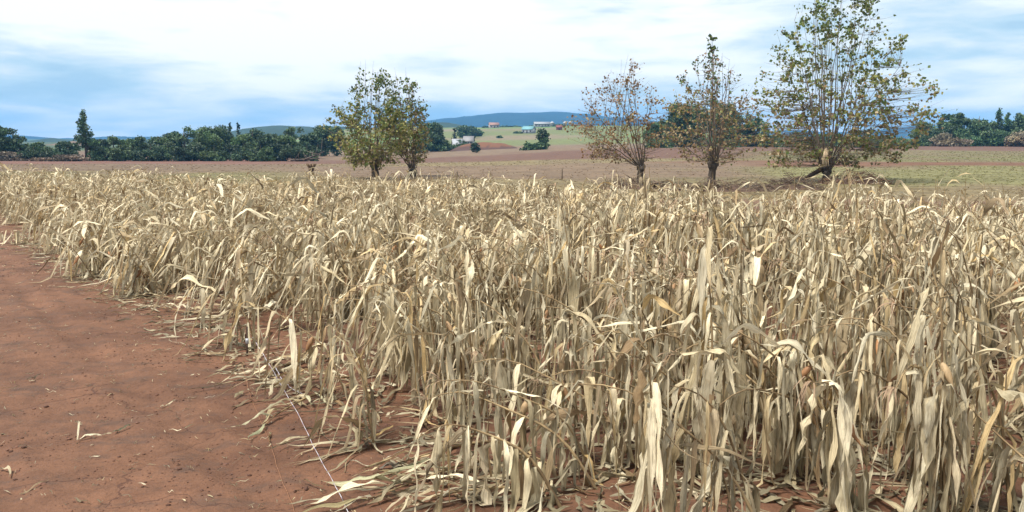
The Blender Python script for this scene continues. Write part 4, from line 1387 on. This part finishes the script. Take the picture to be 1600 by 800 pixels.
CT = dict(group='trees around the valley houses')
T(676, 330, 191, 36, 'round', 'dense round tree right of the leafy pair', **CT)
T(660, 300, 212, 30, 'bush', 'bush showing through beside the multi-stemmed tree', **CT)
T(692, 330, 217, 34, 'bush', 'dark bushes left of the slender cypress', **CT)
T(711, 390, 199, 7, 'cypress', 'slender dark cypress in the valley', col=(0.022, 0.040, 0.025), **CT)
T(726, 560, 195, 20, 'round', 'tree on the slope right of the cypress', **CT)
T(737, 570, 197, 16, 'round', 'smaller tree next to the one right of the cypress', **CT)
T(748, 600, 201, 14, 'round', 'last small tree of the group right of the cypress', **CT)
T(718, 350, 214, 22, 'bush', 'bush in front of the cypress', **CT)
T(728, 345, 222, 20, 'bush', 'low bush beside the lower house', **CT)
T(743, 262, 222, 13, 'round', 'lone rounded dark bush on the pale soil', col=(0.030, 0.055, 0.025), **CT)
T(824, 262, 221, 22, 'bush', 'left bush of the clump below the white house', **CT)
T(838, 262, 219, 22, 'bush', 'middle bush of the clump below the white house', **CT)
T(847, 268, 200, 16, 'round', 'tall tree of the clump below the white house', col=(0.050, 0.085, 0.030), **CT)
T(850, 262, 223, 14, 'round', 'small bush under the tall tree of the clump', **CT)
T(810, 640, 208, 13, 'round', 'round tree beside the white house', **CT)
T(781, 560, 213, 8, 'round', 'small single tree in the bright green field', **CT)
T(873, 900, 194, 20, 'bush', 'domed tree beside the white silos', **CT)
T(760, 880, 201, 9, 'round', 'small tree left of the pink-roofed house', **CT)
for i, (px, tp) in enumerate([(786, 199), (796, 200), (806, 202), (833, 200), (890, 200), (898, 200), (906, 199)]):
    T(px, 940, tp, 12, 'bush', 'little tree of the hedge along the hilltop', group='hedge trees along the hilltop')

GT = dict(group='grove behind the withered trees')
for i, (px, tp, w, st) in enumerate([(1022, 190, 34, 'round'), (1044, 170, 38, 'umbrella'), (1062, 156, 36, 'round'), (1086, 160, 36, 'round'), (1108, 153, 34, 'umbrella'), (1130, 156, 34, 'round'),
                                     (1152, 168, 34, 'umbrella'), (1176, 184, 34, 'round')]):
    T(px, 250 + (i * 37) % 23, tp, w, st, ['tall dense tree of the grove behind the withered trees', 'tall open tree of the grove behind the withered trees'][st == 'umbrella'],
      group=['dense trees of the grove behind the withered trees', 'open trees of the grove behind the withered trees'][st == 'umbrella'])
for i, (px, tp) in enumerate([(1030, 214), (1058, 210), (1084, 214), (1110, 208), (1136, 212), (1162, 212), (1188, 210), (1212, 206), (1240, 204), (1268, 206), (1296, 203), (1324, 206), (1352, 204), (1382, 207), (1408, 210)]):
    T(px, 240 + (i * 31) % 40, tp, 36, 'bush', 'dark undergrowth bush behind the withered and large trees', group='undergrowth behind the large trees', name='shrub', cat='shrub')

RT = dict(group='trees of the right tree line')
for px, tp, w, st, lb in [(1436, 190, 30, 'round', 'dark round tree just right of the largest tree'), (1462, 183, 26, 'conic', 'pointed tree at the start of the right tree line'),
                          (1478, 175, 30, 'umbrella', 'flat-topped open tree near the start of the right tree line'), (1493, 170, 26, 'umbrella', 'highest flat-crowned tree of the right tree line'),
                          (1500, 182, 40, 'round', 'broad dense tree under the highest flat crown'), (1522, 177, 26, 'umbrella', 'open tree right of the broad dense one'),
                          (1534, 184, 34, 'round', 'round tree in the middle of the right tree line'), (1551, 169, 28, 'conic', 'tall feathery tree in the right tree line'),
                          (1566, 175, 24, 'conic', 'second feathery tree of the right tree line'), (1580, 176, 30, 'round', 'dense tree near the right border'), (1600, 174, 34, 'round', 'dark tree cut by the right border'),
                          (1625, 178, 34, 'round', 'dark tree beyond the right border')]:
    if px < 1610:
        T(px, 300 + (px * 7) % 25, tp, w, st, lb, **RT)
for i, px in enumerate([1450, 1508, 1528, 1548, 1566, 1584]):
    T(px, 290, 198 + (i * 5) % 7, 34, 'bush', 'dark green shrub at the foot of the right tree line', group='shrubs at the foot of the right tree line', name='shrub', cat='shrub')
T(1481, 284, 204, 44, 'bush', 'grey-brown heap of scrub at the foot of the right tree line', name='shrub', cat='shrub', col=(0.15, 0.13, 0.085))
T(1588, 284, 199, 30, 'bush', 'tan bush near the right border', name='shrub', cat='shrub', col=(0.20, 0.16, 0.10))
T(1602, 282, 205, 24, 'bush', 'brownish shrub cut by the right border', name='shrub', cat='shrub', col=(0.19, 0.14, 0.09))


# ------------------------------------------------------------------ houses in the valley
def house(px, D, w_px, wall_h, roof_h, label, wall=(0.24, 0.25, 0.25), roof=(0.15, 0.30, 0.32), rz=0.3, deep=0.7, nwin=3):
    b0 = onground(px, D)
    w = w_px / FPX * D; d = w * deep
    e = empty('house', b0); e.rotation_euler = (0, 0, rz)
    tag(e, label, 'house', 'houses in the valley')
    mb = MB(); mb.box((0, 0, wall_h / 2 - .5), (w, d, wall_h + 1), wall)
    mb.add([(-w / 2, -d / 2, wall_h), (-w / 2, d / 2, wall_h), (-w / 2, 0, wall_h + roof_h)], [(0, 2, 1)], wall)
    mb.add([(w / 2, -d / 2, wall_h), (w / 2, d / 2, wall_h), (w / 2, 0, wall_h + roof_h)], [(0, 1, 2)], wall)
    obj('wall', mb.mesh('wall', M_PLAIN, False), e)
    o_ = 0.35; sl = roof_h / (d / 2)
    mb = MB()
    for s in (-1, 1):
        y0 = s * (d / 2 + o_); z0 = wall_h - o_ * sl
        q = [(-w / 2 - o_, y0, z0), (w / 2 + o_, y0, z0), (w / 2 + o_, 0, wall_h + roof_h), (-w / 2 - o_, 0, wall_h + roof_h)]
        V = np.array(q + [(a, b_, c + .15) for a, b_, c in q])
        mb.add(V, [(0, 1, 2, 3), (4, 7, 6, 5), (0, 4, 5, 1), (1, 5, 6, 2), (2, 6, 7, 3), (3, 7, 4, 0)], roof)
    obj('roof', mb.mesh('roof', M_PLAIN, False), e)
    for k in range(nwin):
        xk = -w / 2 + w * (k + .5) / nwin
        mb = MB(); door = (k == nwin // 2)
        mb.box((xk, -d / 2 - .03, 1.05 if door else wall_h * .55), (1.1, .12, 2.1 if door else 1.2), (0.07, 0.06, 0.06))
        obj('door' if door else 'window', mb.mesh('opening', M_PLAIN, False), e)


house(826, 640, 18, 2.8, 2.2, 'white house with a grey roof beside the round tree on the slope', rz=-0.5)
house(846, 840, 24, 3.0, 1.8, 'long white barn with a pale roof on the hilltop', roof=(0.26, 0.27, 0.28), rz=0.08, deep=.5, nwin=5)
house(772, 860, 15, 3.0, 2.2, 'small house with a pinkish tiled roof on the hilltop', wall=(0.32, 0.27, 0.25), roof=(0.26, 0.15, 0.12), rz=0.2)
house(873, 700, 9, 2.2, 1.5, 'small red roofed shed below the white silos', wall=(0.16, 0.06, 0.045), roof=(0.18, 0.055, 0.042), rz=0.0, nwin=1)
house(733, 420, 15, 2.6, 2.0, 'grey roofed farmhouse behind the red bank', wall=(0.35, 0.35, 0.34), roof=(0.22, 0.21, 0.21), rz=-0.2)
house(715, 350, 14, 2.4, 1.8, 'lower house with a light roof among the dark bushes', wall=(0.36, 0.37, 0.37), roof=(0.30, 0.31, 0.33), rz=0.3)
house(1452, 420, 9, 2.6, 1.6, 'small pale hut seen between the largest tree and the right tree line', wall=(0.6, 0.55, 0.5), roof=(0.45, 0.38, 0.33), rz=0.2, nwin=1)
house(8, 235, 10, 2.8, 1.6, 'pale hut at the left border under the dark layered tree', wall=(0.7, 0.72, 0.74), roof=(0.5, 0.5, 0.52), rz=0.1, nwin=1)
for k, px in enumerate((862, 882, 890)):
    b0 = onground(px, 900); mb = MB()
    mb.tube(np.array([(0, 0, -1), (0, 0, 3.8), (0, 0, 4.0), (0, 0, 5.0), (0, 0, 5.3)]), [2.2, 2.2, 2.35, .8, .2], 12, (0.4, 0.4, 0.4))
    tag(obj('silo', mb.mesh('silo', M_PLAIN), None, b0), ['white round silo left of the domed hilltop tree', 'white round silo just right of the domed hilltop tree', 'white round silo farthest right on the hilltop'][k], 'silo', 'white silos on the hilltop')

# bare red bank cut into the foot of the slope
b0 = onground(760, 330); mb = MB()
uu, vv = np.meshgrid(np.linspace(-1, 1, 33), np.linspace(-1, 1, 13))
zz = 2.6 * np.clip(1 - np.abs(uu) ** 3, 0, 1) * sst((vv + 1) / 0.9) * (0.85 + 0.4 * fbm(uu * 4, vv * 3, 5)) * (1 - sst((vv - .3) / .7)) - 0.3
i3 = (np.arange(12)[:, None] * 33 + np.arange(32)[None]).ravel()
cb = np.where((zz > 1.2)[..., None], np.array((0.14, 0.065, 0.036)), np.array((0.075, 0.042, 0.034)))
mb.add(np.stack([uu * 13, vv * 12, zz], -1).reshape(-1, 3), np.stack([i3, i3 + 1, i3 + 34, i3 + 33], 1), cb.reshape(-1, 3))
tag(obj('embankment', mb.mesh('embankment', M_CLOD), None, b0), 'bare red earth bank at the foot of the green slope', 'embankment', kind='structure')

# fallen logs in front of the left tree line
for k, (px, py, l, a, lb) in enumerate([(478, 243, 6, 0.15, 'fallen grey log lying at the end of the left tree line'), (492, 240, 5, -0.3, 'fallen log slanting up beside the dense dark tree')]):
    b0 = onground(px, 190 - k * 6); mb = MB(); g = np.random.default_rng(k)
    t = np.linspace(-.5, .5, 8)
    P = np.stack([t * l * math.cos(a), t * l * math.sin(a), 0.35 + (t + .5) * (0.4 + 1.4 * k)], 1) + g.normal(0, .06, (8, 3))
    mb.tube(P, np.linspace(.24, .09, 8), 7, (0.085, 0.065, 0.05))
    for q in range(6):
        i = g.integers(1, 7); d = g.normal(0, 1, 3); d[2] = abs(d[2]); mb.tube(np.array([P[i], P[i] + d * .7, P[i] + d * 1.3 + (0, 0, .2)]), [.08, .05, .02], 4, (0.17, 0.13, 0.10))
    tag(obj('fallen_log', mb.mesh('fallen_log', M_BARK), None, b0), lb, 'log')

# ------------------------------------------------------------------ grass and stubble on the plain beyond the corn
m = 60000
ty = 26 + 150 * rng.uniform(0, 1, m) ** 1.9
tx = rng.uniform(-0.62, 0.62, m) * ty
fc = field_color(tx, ty)
gr = (fc[:, 1] / fc[:, 0])
kp = (rng.uniform(0, 1, m) < np.clip((gr - 0.62) * 2.2, 0.0, 1)) & (ty > back_y(tx / ty) + 1) & (tx > edge_x(ty) - 200)
tx, ty, fc = tx[kp], ty[kp], fc[kp]; m = len(tx)
mb = MB()
P = np.stack([tx, ty, ground_z(tx, ty)], 1)
for q in range(3):
    a = rng.uniform(0, 6.28, m); hh = rng.uniform(.01, .05, m) * (0.8 + ty / 140); ww = rng.uniform(.02, .07, m) * (0.8 + ty / 110)
    s = np.stack([np.cos(a), np.sin(a), 0 * a], 1) * ww[:, None]
    tipv = P + np.stack([rng.normal(0, .12, m), rng.normal(0, .12, m), hh], 1)
    V = np.stack([P - s, P + s, tipv], 1)
    mb.add(V.reshape(-1, 3), np.arange(m * 3).reshape(m, 3), np.repeat(fc * rng.uniform(.95, 1.6, (m, 1)), 3, 0))
tag(obj('grass', mb.mesh('grass', M_FOL, False)), 'short grass and stubble growing on the plain beyond the corn', 'grass', kind='stuff')

# ------------------------------------------------------------------ things that share a description are told apart by their order in the row
ORD = 'first second third fourth fifth sixth seventh eighth ninth tenth eleventh twelfth thirteenth fourteenth fifteenth sixteenth seventeenth eighteenth nineteenth twentieth'.split()
same = {}
for o in list(SC.objects):
    if o.parent is None and o.get('label') and o.get('group'):
        same.setdefault(o['label'], []).append(o)
for lb, os_ in same.items():
    if 1 < len(os_) <= 20:
        os_.sort(key=lambda o: o.location.x / max(o.location.y, 1))
        for k, o in enumerate(os_):
            o['label'] = lb + ', ' + ('rightmost' if k == len(os_) - 1 else ('leftmost' if k == 0 else ORD[k] + ' from left'))

# ------------------------------------------------------------------ haze
hz = MB(); hz.box((0, 0, 62), (10400, 10400, 150), (1, 1, 1))
hm = bpy.data.materials.new('haze_air'); hm.use_nodes = True
ht = NT(hm.node_tree)
for nd in list(hm.node_tree.nodes):
    if nd.type == 'BSDF_PRINCIPLED': hm.node_tree.nodes.remove(nd)
pv = ht.n('ShaderNodeVolumePrincipled')
pv.inputs['Color'].default_value = (0.15, 0.50, 1.0, 1)
pv.inputs['Density'].default_value = 0.00016
pv.inputs['Anisotropy'].default_value = 0.0
ht.l(pv.outputs[0], hm.node_tree.nodes['Material Output'].inputs['Volume'])
tag(obj('haze', hz.mesh('haze', hm, False)), 'thin blue haze lying over the plain', 'haze', kind='stuff')
